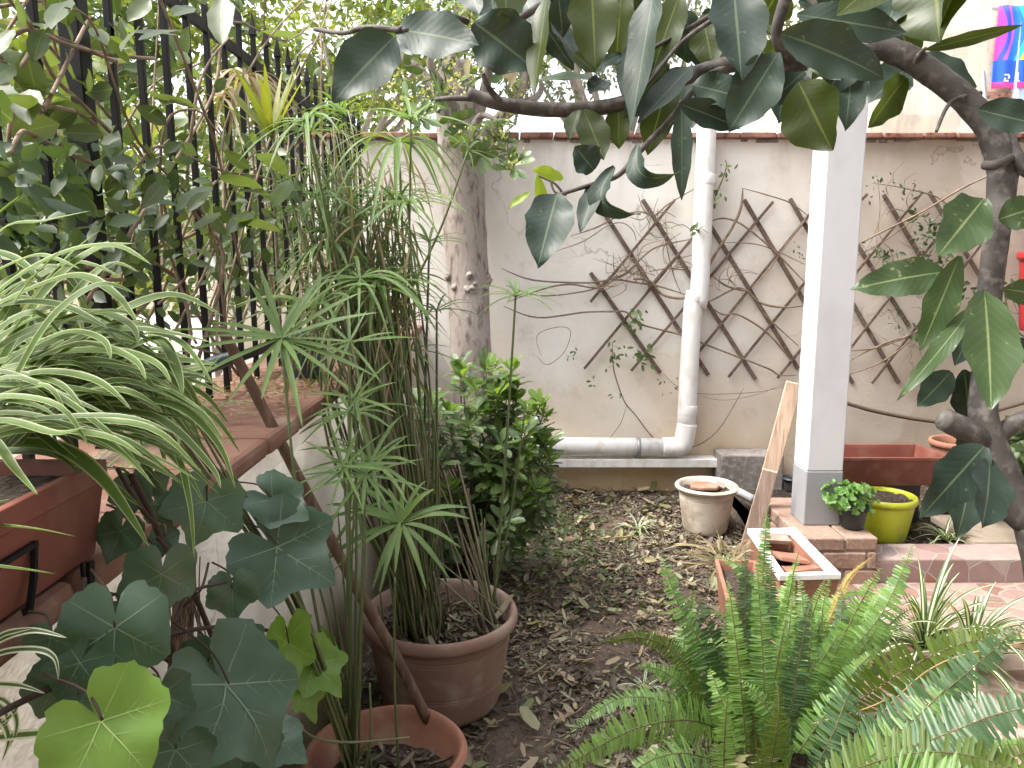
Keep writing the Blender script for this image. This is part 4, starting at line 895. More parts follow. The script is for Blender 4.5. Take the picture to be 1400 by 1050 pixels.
for (x, y, t) in [(632, 512, 3.3), (700, 500, 3.25), (673, 500, 3.3), (650, 530, 3.2), (705, 548, 3.2), (735, 600, 3.2), (750, 625, 3.15), (660, 560, 3.1), (590, 540, 3.2), (742, 608, 3.2), (690, 520, 3.2)] + [(ru(600, 745), ru(530, 690), ru(3.05, 3.2)) for _ in range(16)]:
    c = U(x, y, t); sm.tube([base + V3(ru(-.1, .1), 0, .1), base.lerp(c, .6), c], [.005, .004, .0025], 5, 3); whorl(yb, c, V3(ru(-.3, .3), -.4, 1), 9, .075, .42, spread=(.4, 1.2))
    whorl(lb, c - V3(0, 0, .05), V3(0, 0, 1), 8, .085, .36, spread=(.9, 1.6))
o_ = len(lb.v); lb.v += yb.v; lb.uv += yb.uv; lb.f += [tuple(i + o_ for i in f) for f in yb.f]; lb.mi += [1] * len(yb.f)
build("foliage", lb, [M['pitto'], M['pitto_tip']], root); build("stems", sm, M['twig'], root)
# groundcover sprouts in the soil
n = 600; Pn = np.array([tuple(V3(x, y, soil_z(x, y) + ru(.01, .05))) for x, y in zip(rng.normal(.22, .17, n), rng.normal(3.75, .4, n))]); Pn = Pn[(Pn[:, 1] < 4.5)]
mb = MB(); m = len(Pn); A = unit(m); A[:, 2] = abs(A[:, 2]) * .5; Nn = rng.normal(0, .4, (m, 3)); Nn[:, 2] += 1; l = rng.uniform(.015, .04, m); mb.scatter(Pn, A, Nn, l, l * .6, T_OVAL); build("ground_cover", mb, M['tree_green'], kind="stuff")

# --- papyrus
def umbel(mb, c, ax, n, ln, w, e0=(.9, 1.5), droop=.35, mi=0):
    ax = Vector(ax).normalized(); x = ax.orthogonal().normalized(); y = ax.cross(x); c = Vector(c); o = ru(0, 6)
    for i in range(n):
        a = o + 6.283 * i / n + ru(-.15, .15); e = ru(*e0); l = ln * ru(.72, 1.1); d = (x * math.cos(a) + y * math.sin(a))
        p = [c + ax * ru(-.004, .008)]
        for k in range(1, 4):
            f = k / 3; p.append(c + (d * math.sin(e) + ax * math.cos(e)) * l * f - V3(0, 0, 1) * droop * l * f * f)
        mb.blade(p, w * 1.0 * ru(.8, 1.15), ax + d * .1, seg=4, fold=.3, mi=mi, base=.5, tipw=.0, twist=ru(-.4, .4))
root = thing("papyrus", "tall dense umbrella papyrus clump with green and dry stems in the dusty pink pot", "papyrus", BIG + V3(0, 0, .25))
cg, cdry, lf, dry, yl = MB(), MB(), MB(), MB(), MB()
soilz = BIG.z + .25
def culm(mb, base, mid, top, r=.0042): mb.tube([base, mid, top] if mid is not None else [base, base.lerp(top, .5) + V3(ru(-.02, .02), ru(-.02, .02), 0), top], [r, r * .9, r * .65], 6, 7)
heads = [(545, 195, 2.25, 22, .285, .012, 'g'), (705, 405, 2.5, 15, .20, .011, 'g'), (597, 425, 2.35, 12, .15, .009, 'g'), (587, 332, 2.35, 13, .17, .010, 'g'), (508, 632, 2.05, 16, .22, .011, 'g'), (548, 715, 1.95, 17, .20, .014, 'g'), (480, 565, 2.1, 14, .2, .010, 'g'), (520, 395, 2.2, 14, .24, .012, 'g'), (500, 300, 2.35, 14, .22, .010, 'g'), (455, 330, 2.4, 13, .2, .010, 'g'), (470, 160, 2.5, 14, .22, .009, 'g'), (430, 235, 2.5, 12, .2, .009, 'g'), (490, 700, 2.05, 12, .17, .010, 'g'), (560, 480, 2.3, 10, .16, .008, 'g')]
for (x, y, t, n, ln, w, kd) in heads:
    top = U(x, y, t); base = BIG + V3(ru(-.09, .02), ru(-.07, .05), .25)
    if (x, y) == (705, 405): base = BIG + V3(.17, .06, .25)
    if y > 550: base = BIG + V3(ru(-.12, -.02), ru(-.08, .0), .25)
    mid = base.lerp(top, .5) + V3(ru(-.01, .03), ru(-.02, .02), 0); culm(cg, base, mid, top, .0052)
    umbel(lf, top, (top - mid).normalized() + V3(0, -.25, .2), n, ln, w, droop=.9 if y == 195 else .35)
for i in range(11):      # more green heads through the upper clump
    top = U(ru(415, 600), ru(150, 450), ru(2.0, 2.35)); base = BIG + V3(ru(-.09, .0), ru(-.07, .05), .25); mid = base.lerp(top, .5) + V3(ru(-.03, .03), ru(-.03, .02), 0); culm(cg, base, mid, top, .0042)
    umbel(lf, top, (top - mid).normalized() + V3(ru(-.2, .3), -.3, .1), int(ru(13, 19)), ru(.2, .29), ru(.009, .012), droop=ru(.3, .8))
mid0 = U(528, 560, 2.28)
for i in range(130):      # the crowded bundle
    b = BIG + V3(random.gauss(-.055, .035), random.gauss(-.03, .05), .25)
    tx, ty = random.choice([(ru(395, 480), ru(150, 420)), (ru(440, 560), ru(180, 430)), (ru(480, 560), ru(300, 480))]); top = U(tx, ty, ru(2.2, 2.65))
    mid = mid0 + V3(random.gauss(0, .055), random.gauss(0, .05), random.gauss(0, .05))
    isdry = rnd() < .42; culm(cdry if isdry else cg, b, mid, top, ru(.0028, .0048))
    if rnd() < .36: umbel(dry if isdry else lf, top, V3(ru(-.5, .5), ru(-.6, .2), .8), int(ru(6, 12)), ru(.13, .22), ru(.005, .010), e0=(.6, 1.6), droop=.8 if isdry else .45)
for i in range(170):      # hanging dry blades tangled through the bundle
    p0 = U(ru(400, 570), ru(200, 520), ru(2.15, 2.6)); l = ru(.10, .28); dx = ru(-.10, .10)
    (dry if rnd() < .5 else lf).blade([p0, p0 + V3(dx * .5, ru(-.04, .04), -l * .35), p0 + V3(dx, ru(-.06, .06), -l)], ru(.004, .009), V3(ru(-.5, .5), -1, .2), seg=4)
for i in range(26):      # short dry stalks at the foot
    b = BIG + V3(random.gauss(-.03, .06), random.gauss(-.04, .05), .25); culm(cdry, b, None, b + V3(ru(-.08, .06), ru(-.04, .04), ru(.12, .5)), ru(.003, .005))
for i in range(11):      # stalks on the right edge of the pot leaning left
    b = BIG + V3(ru(.13, .20), ru(-.08, .08), .25); culm(cdry, b, None, U(ru(590, 655), ru(625, 735), ru(2.35, 2.55)), ru(.0034, .005))
for i in range(7): b = BIG + V3(ru(.12, .2), ru(0, .1), .25); culm(cdry if i % 2 else cg, b, None, b + V3(ru(-.03, .05), ru(-.05, .05), ru(.15, .5)), .0035)
top = U(372, 188, 2.2); culm(cg, BIG + V3(-.1, -.02, .25), U(470, 520, 2.2), top, .0055)
umbel(yl, top, V3(-.1, -.3, 1), 15, .25, .020, e0=(.15, .9), droop=.0)
top = U(336, 105, 2.3); culm(cdry, BIG + V3(-.12, .0, .25), U(440, 480, 2.3), top, .005); umbel(dry, top, V3(.1, -.2, .7), 22, .2, .012, e0=(.7, 1.9), droop=1.1)
umbel(dry, U(305, 135, 2.2), V3(-.3, -.2, .7), 12, .16, .010, e0=(.6, 1.8), droop=1.0)
culm(cg, U(550, 420, 2.3), None, U(640, 205, 2.3), .0042); umbel(lf, U(640, 205, 2.3), V3(.5, -.2, .7), 9, .18, .009)
culm(cg, BIG + V3(.16, .12, .25), None, U(718, 560, 2.55), .0042)
for (a, b) in [((640, 750), (690, 870)), ((600, 790), (700, 880)), ((590, 760), (690, 840))]: culm(cdry, U(a[0], a[1], 2.35), None, U(b[0], b[1], 2.42), .0028)
build("green_stems", cg, M['culm'], root); build("dry_stems", cdry, M['culm_dry'], root); build("leaf_umbrellas", lf, M['papyrus'], root); build("dry_leaves", dry, M['dry_leaf'], root); build("yellow_fan", yl, M['papyrus_yellow'], root)
root = thing("papyrus", "few thin dark green papyrus stems rising from the open orange pot, one wide leaf star", "papyrus", FRONT + V3(0, 0, .16))
cg, lf = MB(), MB(); bz = .17
def fb(): return FRONT + V3(random.gauss(-.075, .014), random.gauss(0, .02), .158)
for (x, y, t, n, ln, w, mx, my) in [(385, 465, 1.62, 19, .215, .0125, 412, 720), (478, 470, 1.75, 10, .15, .008, 478, 760), (486, 545, 1.75, 9, .14, .008, 487, 780), (500, 650, 1.72, 13, .15, .008, 494, 820), (470, 640, 1.7, 11, .15, .008, 478, 830)]:
    top = U(x, y, t); culm(cg, fb(), U(mx, my, t), top, .0042); umbel(lf, top, V3(ru(-.1, .1), -.55, .8), n, ln, w, e0=(1.0, 1.65), droop=.15)
for (a, b) in [((478, 960), (445, 770)), ((470, 940), (380, 790)), ((475, 930), (395, 770)), ((480, 960), (462, 700)), ((490, 970), (500, 720)), ((485, 960), (488, 600)), ((480, 960), (477, 620)), ((545, 985), (540, 790)), ((470, 930), (405, 800)), ((475, 940), (425, 760))]:
    culm(cg, fb() if a[0] != 545 else FRONT + V3(.03, .02, .155), None, U(b[0], b[1], 1.78), ru(.0028, .0045))
for i in range(16): culm(cg, fb(), None, fb() + V3(ru(-.06, .07), ru(-.03, .03), ru(.06, .35)), ru(.0025, .004))
for i in range(12):      # stems leaning left across the coping
    tp_ = U(ru(212, 262), ru(540, 590), ru(1.28, 1.42)); culm(cg, fb(), U(ru(385, 410), ru(800, 830), 1.55), tp_, ru(.0028, .004))
    if i % 3 == 0: umbel(lf, tp_, V3(-.4, -.3, .7), 9, .16, .008)
build("green_stems", cg, M['culm'], root); build("leaf_umbrellas", lf, M['papyrus'], root)
tag(build("dry_stalk", (lambda m: (m.tube([U(400, 985, 1.7), U(430, 1008, 1.72), U(480, 1015, 1.74), U(560, 1008, 1.75)], [.002, .003, .003, .002], 6, 5), m)[1])(MB()), M['culm_dry']), "bent pale dry stalk lying across the rim of the open orange pot", "stalk")
root = thing("flower", "small red and yellow flower on a thin stem before the far coping", "flower", U(458, 385, 2.55))
mb = MB(); Pn = np.array(tuple(U(456, 372, 2.5))) + rng.normal(0, .007, (26, 3)); mb.scatter(Pn, unit(26), unit(26), np.full(26, .03), np.full(26, .02), T_OVAL); build("petals", mb, M['petal'], root)
mb = MB(); Pn = np.array(tuple(U(460, 386, 2.5))) + rng.normal(0, .004, (10, 3)); A = np.tile([(.2, 0, -1)], (10, 1)) + rng.normal(0, .2, (10, 3)); mb.scatter(Pn, A, unit(10), np.full(10, .045), np.full(10, .010), T_OVAL); build("yellow_petals", mb, M['petal_yellow'], root)
mb = MB(); mb.tube([U(460, 390, 2.52), U(464, 430, 2.55), V3(-.70, 2.55, 1.19)], .003, 6, 4); build("stem", mb, M['culm'], root)
# --- spider plants
def spider(mb, c, n, ln, w, e=(.25, 1.25), droop=.9, az=None):
    c = Vector(c)
    for i in range(n):
        a = ru(0, 6.283) if az is None else ru(*az); el = ru(*e); l = ln * ru(.6, 1.15); d = V3(math.cos(a), math.sin(a), 0); q = [c + d * ru(0, .012)]
        for k in range(1, 6):
            f = k / 5; q.append(c + (d * math.sin(el) + V3(0, 0, math.cos(el))) * l * f + V3(0, 0, -droop * l * f * f * math.sin(el) ** .6) + d * .15 * l * f * f)
        mb.blade(q, w * ru(.75, 1.15), V3(0, 0, 1) - d * .15, seg=4, fold=.35, base=.6, twist=ru(-.5, .5))
root = thing("spider_plant", "large arching cream-edged spider plant spilling from the red-brown window box", "spider plant", (-.65, .9, 1.17))
mb = MB()
for pts, w in [([(-60, 420), (0, 318), (60, 303), (125, 288)], 10), ([(-40, 330), (0, 292), (30, 266)], 9), ([(-40, 430), (40, 370), (110, 340), (185, 333)], 16), ([(-30, 430), (50, 393), (110, 378), (160, 405), (190, 445)], 15), ([(10, 460), (60, 390), (100, 345), (138, 314)], 11), ([(-10, 470), (30, 400), (60, 365), (95, 330)], 10),
               ([(-50, 462), (0, 472), (40, 500), (80, 555), (107, 602)], 20), ([(-30, 500), (60, 484), (150, 480), (210, 495), (235, 523)], 14), ([(-20, 505), (90, 490), (150, 505), (175, 541)], 13), ([(10, 490), (90, 455), (140, 465), (152, 492)], 11), ([(20, 460), (120, 428), (175, 442), (190, 468)], 13), ([(40, 470), (130, 452), (210, 452), (290, 468)], 12),
               ([(180, 470), (212, 455), (255, 475), (292, 526)], 10), ([(200, 460), (225, 470), (243, 510), (250, 540)], 14), ([(-10, 600), (80, 555), (180, 546), (250, 560), (300, 610), (322, 668)], 13), ([(0, 610), (90, 562), (190, 565), (240, 588), (290, 640), (302, 668)], 12), ([(-40, 610), (70, 610), (140, 655), (205, 748)], 20), ([(-20, 620), (60, 618), (120, 640), (195, 695)], 16),
               ([(-30, 590), (-5, 605), (20, 640), (52, 677)], 12), ([(180, 600), (235, 612), (258, 680), (266, 765)], 8), ([(150, 600), (200, 598), (250, 640), (280, 690)], 9), ([(-20, 560), (60, 530), (150, 535), (225, 560), (262, 600)], 13), ([(0, 580), (100, 540), (200, 530), (270, 560), (310, 610)], 12), ([(-30, 560), (70, 560), (180, 575), (230, 620)], 13), ([(-40, 540), (50, 510), (130, 520), (180, 560)], 13), ([(0, 600), (60, 585), (150, 600), (200, 640)], 12), ([(-40, 390), (20, 360), (60, 350), (110, 368)], 12), ([(-50, 350), (-10, 345), (30, 360), (70, 400)], 13), ([(-60, 440), (20, 415), (90, 420), (150, 450)], 14), ([(30, 500), (110, 470), (180, 490), (200, 520)], 11)]:
    t = ru(.84, 1.0); n = len(pts); mb.blade([U(p[0], p[1], t + .05 - .1 * i / n) for i, p in enumerate(pts)], w * 1.12 * t / FL, V3(.25, -.5, .8), seg=6, fold=.3, base=.7)
for i in range(110):
    bx, by = ru(-120, 50), ru(500, 620); a = math.radians(random.gauss(-12, 22)); l = ru(110, 300); t = ru(.84, 1.12); tx, ty = bx + l * math.cos(a), by + l * math.sin(a)
    if ty > 560: continue
    mb.blade([U(bx, by, t), U(bx + (tx - bx) * .35, by + (ty - by) * .62 - 12, t + ru(-.02, .02)), U(bx + (tx - bx) * .72, by + (ty - by) * .95 - 10, t + ru(-.03, .03)), U(tx, ty + ru(0, 40), t + ru(-.05, .05))], ru(10, 16) * t / FL, V3(.25, -.5, .8), seg=5, fold=.3, base=.7)
for i in range(44):
    bx, by, t = ru(-20, 130), ru(500, 570), ru(.9, 1.1); tx, ty = ru(170, 330), ru(470, 650)
    mb.blade([U(bx, by, t), U(bx * .65 + tx * .35, by - ru(10, 45), t), U(bx * .2 + tx * .8, by * .5 + ty * .5 - ru(10, 40), t + .02), U(tx, ty, t + .03)], ru(9, 14) * t / FL, V3(.25, -.5, .8), seg=5, fold=.3, base=.7)
for i in range(34):
    bx, by, t = ru(-120, -10), ru(540, 620), ru(.82, 1.0); tx, ty = ru(70, 300), ru(560, 690)
    mb.blade([U(bx, by, t), U(bx * .5 + tx * .3, by - ru(10, 40), t), U(bx * .15 + tx * .75, by * .5 + ty * .5 - ru(5, 35), t - .02), U(tx, ty, t - .03)], ru(8, 14) * t / FL, V3(.25, -.5, .8), seg=5, fold=.3, base=.7)
build("leaves", mb, M['spider'], root)
mb = MB()   # soft lower blades hiding the soil
for i in range(30):
    y = ru(.45, .95); spider(mb, V3(-.66 + ru(-.05, .05), y, 1.16), 1, .2, .012, e=(1.0, 1.5), droop=.4)
build("lower_leaves", mb, M['spider'], root)
root = thing("spider_plant", "small pale curly spider plant hanging low against the wall at left edge", "spider plant", U(-30, 930, .78))
mb = MB()
for pts, w in [([(-40, 905), (0, 875), (45, 862), (92, 872)], 10), ([(-40, 920), (0, 893), (50, 888), (75, 900), (80, 930)], 9), ([(-40, 900), (0, 870), (25, 862), (45, 859)], 8), ([(-30, 935), (0, 935), (30, 938), (62, 948)], 8), ([(-40, 960), (0, 955), (20, 975), (22, 1000), (8, 1030)], 8), ([(-30, 990), (0, 985), (12, 1010), (3, 1040)], 9), ([(-40, 1020), (0, 1008), (60, 1002), (118, 997)], 13), ([(-30, 950), (0, 965), (10, 985), (-5, 1000)], 7), ([(-30, 1000), (0, 990), (22, 970), (18, 955)], 6)]:
    mb.blade([U(p[0], p[1], .78) for p in pts], w * .78 / FL, V3(.25, -.7, .6), seg=6, fold=.3)
build("leaves", mb, M['spider_pale'], root)
for lb_, c, n, ln, w, e, mk in [("white-striped spider plant on the patio directly behind the fern fronds", atZ(1262, 890, .06), 60, .50, .019, (.15, 1.2), 'spider_mid'), ("white-striped spider plant right of its larger twin beside the paving", atZ(1325, 905, .06), 40, .50, .019, (.1, 1.1), 'spider_mid'), ("drooping white-striped spider plant by the front end of the white-rimmed trough", atZ(1185, 865, .06), 36, .36, .014, (.4, 1.4), 'spider_mid'),
                               ("low spider plant growing in the bed soil right of the lime green pot", atZ(1292, 738, .10), 34, .22, .013, (.5, 1.45), 'spider_mid'), ("small pale spider plant alone in the middle of the litter", atZ(872, 728, .01), 34, .20, .010, (.4, 1.4), 'spider_pale'), ("small spider plant rooted in the litter left of the fern", atZ(880, 945, .0), 16, .16, .009, (.5, 1.4), 'spider_pale'), ("spider plant growing on the window ledge soil right of the slab", atZ(1395, 700, .10), 22, .2, .012, (.3, 1.3), 'spider_mid')]:
    if "window ledge" in lb_: lb_ = "spider plant growing in the bed behind the pale stone slab"
    mb = MB(); spider(mb, c, n, ln, w, e); root = thing("spider_plant", lb_, "spider plant", c, "spider plants growing near the ground"); build("leaves", mb, M[mk], root)
root = thing("dead_tuft", "straw-coloured dead spider plant tuft beside the weathered beige pot's foot", "dead plant", atZ(975, 760, .02))
mb = MB()
for pts in [[(990, 765), (960, 748), (930, 745), (905, 752)], [(990, 768), (955, 760), (920, 752)], [(995, 760), (985, 735), (970, 712)], [(990, 766), (975, 745), (950, 738)], [(1000, 768), (1010, 745), (1030, 735)], [(1005, 770), (1020, 745), (1042, 736)], [(1000, 770), (1025, 752), (1040, 765)], [(985, 770), (945, 770), (912, 765)], [(990, 770), (960, 755), (940, 764)], [(1010, 770), (1025, 738), (1032, 760)]]:
    mb.blade([U(p[0], p[1], 3.3 + ru(-.05, .05)) for p in pts], ru(.006, .011), V3(0, -.6, .8), seg=5, fold=.25)
spider(mb, atZ(985, 770, .03), 26, .22, .008, e=(.7, 1.5), droop=.35); spider(mb, atZ(1005, 765, .03), 14, .2, .008, e=(.5, 1.4), droop=.4)
build("dry_leaves", mb, M['dry_leaf'], root)
# --- herb in the small black pot
root = thing("herb", "bright green leafy herb bushing out of the small black pot by the post", "herb", SBP + V3(0, 0, .1))
mb, sm = MB(), MB()
c0 = SBP + V3(0, 0, .095)
for i in range(95):
    d = unit(1)[0]; q_ = ru(.6, 1.25); c = c0 + V3(d[0] * .11 * q_ - .025, d[1] * .085 * q_, .055 + d[2] * .06 * q_); sm.tube([c0, c0.lerp(c, .6) + V3(0, 0, .01), c], .0012, 5, 2); whorl(mb, c, V3(d[0], d[1] - .4, d[2] + .6), 5, ru(.018, .032), .8, tp=T_OVAL, spread=(.6, 1.5))
build("leaves", mb, M['herb'], root); build("stems", sm, M['culm'], root)
root = thing("creeper", "light green trailing plant at the right edge behind the branch", "plant", U(1395, 640, 3.6))
mb, sm = MB(), MB(); c0 = V3(2.42, 3.75, .12)
for i in range(44):
    c = U(ru(1372, 1440), ru(575, 690), ru(3.5, 3.8)); sm.tube([c0, c0.lerp(c, .5) + V3(ru(-.04, .04), 0, .02), c], .002, 5, 3); whorl(mb, c, V3(ru(-.6, .2), -.6, .6), 6, .075, .5, tp=T_OVAL, spread=(.6, 1.5))
build("leaves", mb, M['tree_green'], root); build("stems", sm, M['culm'], root)

# --- ivy
IK = [(0, 1.0), (30, .60), (56, .84), (92, .58), (122, .70), (156, .60), (171, .46), (180, .14)]
def ivy_leaf(mb, vb, c, td, nrm, s, lob=1.0, vmi=0, wid=1.0):
    td = td.normalized(); x = td.cross(nrm).normalized(); y = x.cross(td); ph = ru(0, 6)
    def R(a):
        a = abs(a) % 360; a = min(a, 360 - a)
        for (a0, r0), (a1, r1) in zip(IK, IK[1:]):
            if a <= a1:
                f = (a - a0) / (a1 - a0); f = 1 - (1 - f) ** 1.8 if r1 < r0 else f ** 1.8; r = r0 + (r1 - r0) * f; break
        sm_ = .60 + .40 * max(0, 1 - a / 62) ** 1.6 + .10 * math.sin(math.radians(min(a, 150) * 1.2)) if a < 150 else max(.14, .68 - .54 * ((a - 150) / 30) ** 3)
        return r * lob + sm_ * (1 - lob)
    def pos(u, v):   # u along the tip direction, v across
        z = -.16 * u * abs(u) - .30 * v * v + .12 * abs(v) + .05 * math.sin(5 * v + ph) + .05 * math.sin(6 * u + ph * 2) + .02 * math.sin(11 * v + 9 * u + ph)
        return c + (td * u + x * v * wid + y * z) * s
    n = 48; rings = [.25, .5, .75, .92, 1.0]; vs = [pos(0, 0)]; fs = []; uv = [(.5, .5)]
    for r_ in rings:
        for k in range(n):
            a = 360 * k / n; q = R(a) * r_ * .72 * (1 + (.025 * math.sin(a * .35 + ph) if r_ == 1 else 0)); vs.append(pos(q * math.cos(math.radians(a)), q * math.sin(math.radians(a)))); uv.append((.5, .3))
    for k in range(n): fs.append((0, 1 + (k + 1) % n, 1 + k))
    for j in range(len(rings) - 1):
        for k in range(n): fs.append((1 + j * n + k, 1 + j * n + (k + 1) % n, 1 + (j + 1) * n + (k + 1) % n, 1 + (j + 1) * n + k))
    mb.add(vs, fs, uv)
    def vein(a, l, w, o=0.0, a2=None):
        m = 7; V, F = [], []
        for i in range(m + 1):
            f = i / m; r = (o + (l - o) * f) * .72; aa = math.radians(a)
            u0, v0 = r * math.cos(aa), r * math.sin(aa)
            if a2 is not None: bu, bv, ba = a2; u0, v0 = bu + l * f * math.cos(math.radians(ba)), bv + l * f * math.sin(math.radians(ba)); aa = math.radians(ba)
            du, dv = -math.sin(aa) * w * (1 - .8 * f), math.cos(aa) * w * (1 - .8 * f)
            V += [pos(u0 - du, v0 - dv) + y * .0007, pos(u0 + du, v0 + dv) + y * .0007]
            if i: F.append((2 * i - 2, 2 * i - 1, 2 * i + 1, 2 * i))
        vb.add(V, F, mi=vmi)
    for a in (0, 57, -57, 125, -125): vein(a, R(a) * .93, .0065)
    for a in (0, 57, -57):
        for k in (.3, .5, .7):
            r = (k + ru(-.07, .07)) * R(a) * .72; bu, bv = r * math.cos(math.radians(a)), r * math.sin(math.radians(a))
            for sgn in (-1, 1): vein(0, .24 * (1.1 - k) * ru(.6, 1.1), .0026, a2=(bu, bv, a + sgn * ru(34, 50)))
root = thing("ivy", "dark large-leaved ivy with brown aerial roots climbing the low wall at lower left", "ivy", (-.5, 1.2, 0))
lb, vb, yb, yv, st, rt = MB(), MB(), MB(), MB(), MB(), MB()
def ivl(cx, cy, tx, ty, X, kind='d', lob=.75, wid=1.0, tilt=None):
    c = atX(cx, cy, X); t = (c - CAM).dot(FW); l = math.hypot(tx - cx, ty - cy); d = (RT * (tx - cx) - UP * (ty - cy)) / l
    nrm = V3(.50, -.62, .45) if tilt is None else tilt; nrm = nrm + V3(ru(-.2, .2), ru(-.2, .2), ru(-.15, .15)); d = (d - FW * ru(-.1, .25)).normalized()
    s = l * t / FL / .72
    ivy_leaf(yb if kind == 'y' else lb, yb if kind == 'y' else lb, c, d, nrm, s, lob, 1, wid)
    st.tube([c, c - d * s * .16 + V3(-.01, .01, .012), c - d * s * .45 + V3(-.04, .02, .0)], [.0016, .0016, .0018], 6, 4)
for a in [(283, 685, 268, 752, -.46, 'd', .9, 1.25), (380, 745, 462, 800, -.43, 'd', .75, 1.15), (372, 680, 425, 708, -.45, 'd', .6), (318, 805, 322, 852, -.47, 'd', .6, 1.15), (219, 783, 214, 860, -.45, 'd', .85), (157, 858, 163, 966, -.44, 'd', .55), (110, 905, 82, 960, -.46, 'd', .5), (70, 870, 60, 905, -.48, 'd', .5, 1.4),
          (313, 935, 385, 1060, -.40, 'd', .7, .95), (222, 952, 230, 1015, -.43, 'd', .9), (285, 905, 262, 960, -.45, 'd', .5, 1.2), (345, 885, 300, 920, -.47, 'd', .6), (140, 985, 205, 1065, -.41, 'y', .4, 1.25), (240, 1025, 215, 1090, -.42, 'd', .5, 1.2), (370, 1010, 425, 1035, -.40, 'd', .5, 1.0), (110, 960, 130, 990, -.47, 'd', .5, 1.3), (165, 840, 150, 872, -.48, 'd', .5), (395, 880, 400, 965, -.44, 'y', .9, .7), (430, 905, 472, 952, -.43, 'y', .95, .95), (415, 940, 440, 985, -.45, 'y', .9, .7), (205, 655, 190, 690, -.52, 'd', .6), (215, 690, 235, 720, -.52, 'd', .6), (165, 725, 150, 770, -.52, 'd', .6), (225, 735, 220, 765, -.5, 'd', .6), (180, 670, 175, 712, -.53, 'd', .6), (340, 1020, 300, 1080, -.42, 'd', .6), (290, 1050, 280, 1110, -.42, 'd', .6), (75, 930, 60, 985, -.5, 'd', .5)]:
    ivl(*a)
ivl(452, 895, 440, 850, -.44, 'y', .5, .5)
for pts, r in [([(-20, 985), (60, 945), (160, 905), (240, 866), (330, 857), (400, 872), (430, 900)], .0036), ([(180, 650), (205, 700), (225, 745), (260, 800), (290, 870)], .0045), ([(225, 860), (240, 920), (250, 980), (245, 1060)], .006), ([(200, 840), (235, 820), (270, 805), (320, 790), (345, 760)], .0028), ([(250, 830), (275, 805), (285, 770)], .0022), ([(160, 640), (190, 690), (215, 720)], .003), ([(215, 735), (245, 770), (262, 790), (235, 860), (230, 900)], .003), ([(200, 880), (230, 905), (250, 915), (300, 905)], .0022), ([(200, 900), (235, 900), (262, 880)], .002), ([(110, 830), (150, 815), (190, 800)], .002), ([(90, 860), (110, 850), (118, 900), (100, 940)], .0022), ([(115, 790), (117, 850), (125, 900)], .003)]:
    st.tube([atX(p[0], p[1], -.50 + ru(-.01, .02)) for p in pts], r, 7, 5)
for i in range(46):
    x = random.gauss(250, 14); y = ru(740, 860); l = ru(40, 120); p = [atX(x, y, -.525), atX(x + ru(-6, 6), y + l * .5, -.52), atX(x + ru(-14, 14), y + l, -.53)]; rt.tube(p, [.0012, .0012, .0005], 5, 3)
for x in (240, 252, 262): rt.tube([atX(x, 820, -.53), atX(x - 3, 880, -.528), atX(x - 12, 1000, -.53), atX(x - 12, 1080, -.53)], [.005, .006, .005, .005], 7, 4, jit=.2)
build("leaves", lb, [M['ivy'], M['ivy_vein']], root); build("young_leaves", yb, [M['ivy_young'], M['ivy_vein_young']], root); build("stems", st, M['ivy_stem'], root); build("aerial_roots", rt, M['ivy_root'], root)

# --- ferns
def frond(mb, rb, pts, w, nrm=None, pairs=None, mi=0, pl=1.0, rr=.0016):
    """pts: world points foot to tip; w: full width in metres"""
    pts = [Vector(p) for p in pts]; q = []
    for i in range(len(pts) - 1):
        p0, p1, p2, p3 = pts[max(0, i - 1)], pts[i], pts[i + 1], pts[min(len(pts) - 1, i + 2)]
        for k in range(12):
            u = k / 12; q.append(.5 * ((2 * p1) + (p2 - p0) * u + (2 * p0 - 5 * p1 + 4 * p2 - p3) * u * u + (3 * p1 - p0 - 3 * p2 + p3) * u ** 3))
    q.append(pts[-1]); rb.tube(pts, [rr] * (len(pts) - 1) + [rr * .3], 6, 6)
    d = [0]
    for a, b in zip(q, q[1:]): d.append(d[-1] + (b - a).length)
    Lt = d[-1]; sp = w * .074; n = pairs or int(Lt / sp); P_, A, Nn, ln = [], [], [], []
    nrm = nrm or V3(0, -.75, .65)
    tw = ru(-.35, .35); ph = ru(0, 6)
    for i in range(n):
        f = (i + .5) / n; s = f * Lt; j = 0
        while j < len(d) - 2 and d[j + 1] < s: j += 1
        p = q[j].lerp(q[j + 1], (s - d[j]) / max(1e-6, d[j + 1] - d[j])); t = (q[min(j + 2, len(q) - 1)] - q[max(j - 1, 0)]).normalized()
        side = t.cross(nrm); side = side.normalized() if side.length > 1e-3 else t.orthogonal()
        side = Matrix.Rotation(tw + .25 * math.sin(f * 4 + ph), 3, t) @ side; up = side.cross(t).normalized()
        prof = min(1, (f + .05) * 3.2) ** .7 * min(1, (1.02 - f) * 1.75) ** .75
        for sg in (-1, 1):
            if rnd() < .05: continue
            P_.append(tuple(p + t * sp * .25 * sg)); a = side * sg + t * ru(.10, .30) + up * ru(-.16, .26) - V3(0, 0, 1) * ru(0, .28); A.append(tuple(a)); Nn.append(tuple(up + t * ru(-.35, .2) + V3(ru(-.18, .18), 0, 0))); ln.append(w * .5 * prof * ru(.72, 1.08))
    ln = np.array(ln); mb.scatter(np.array(P_), np.array(A), np.array(Nn), ln, np.minimum(ln * .34, sp * .98) * pl, T_PIN, mi)
root = thing("fern", "big bushy sword fern with upright green fronds filling the lower right corner", "fern", (.85, 2.15, 0))
fb_ = {k: MB() for k in 'gldoy'}; rb, rd = MB(), MB()
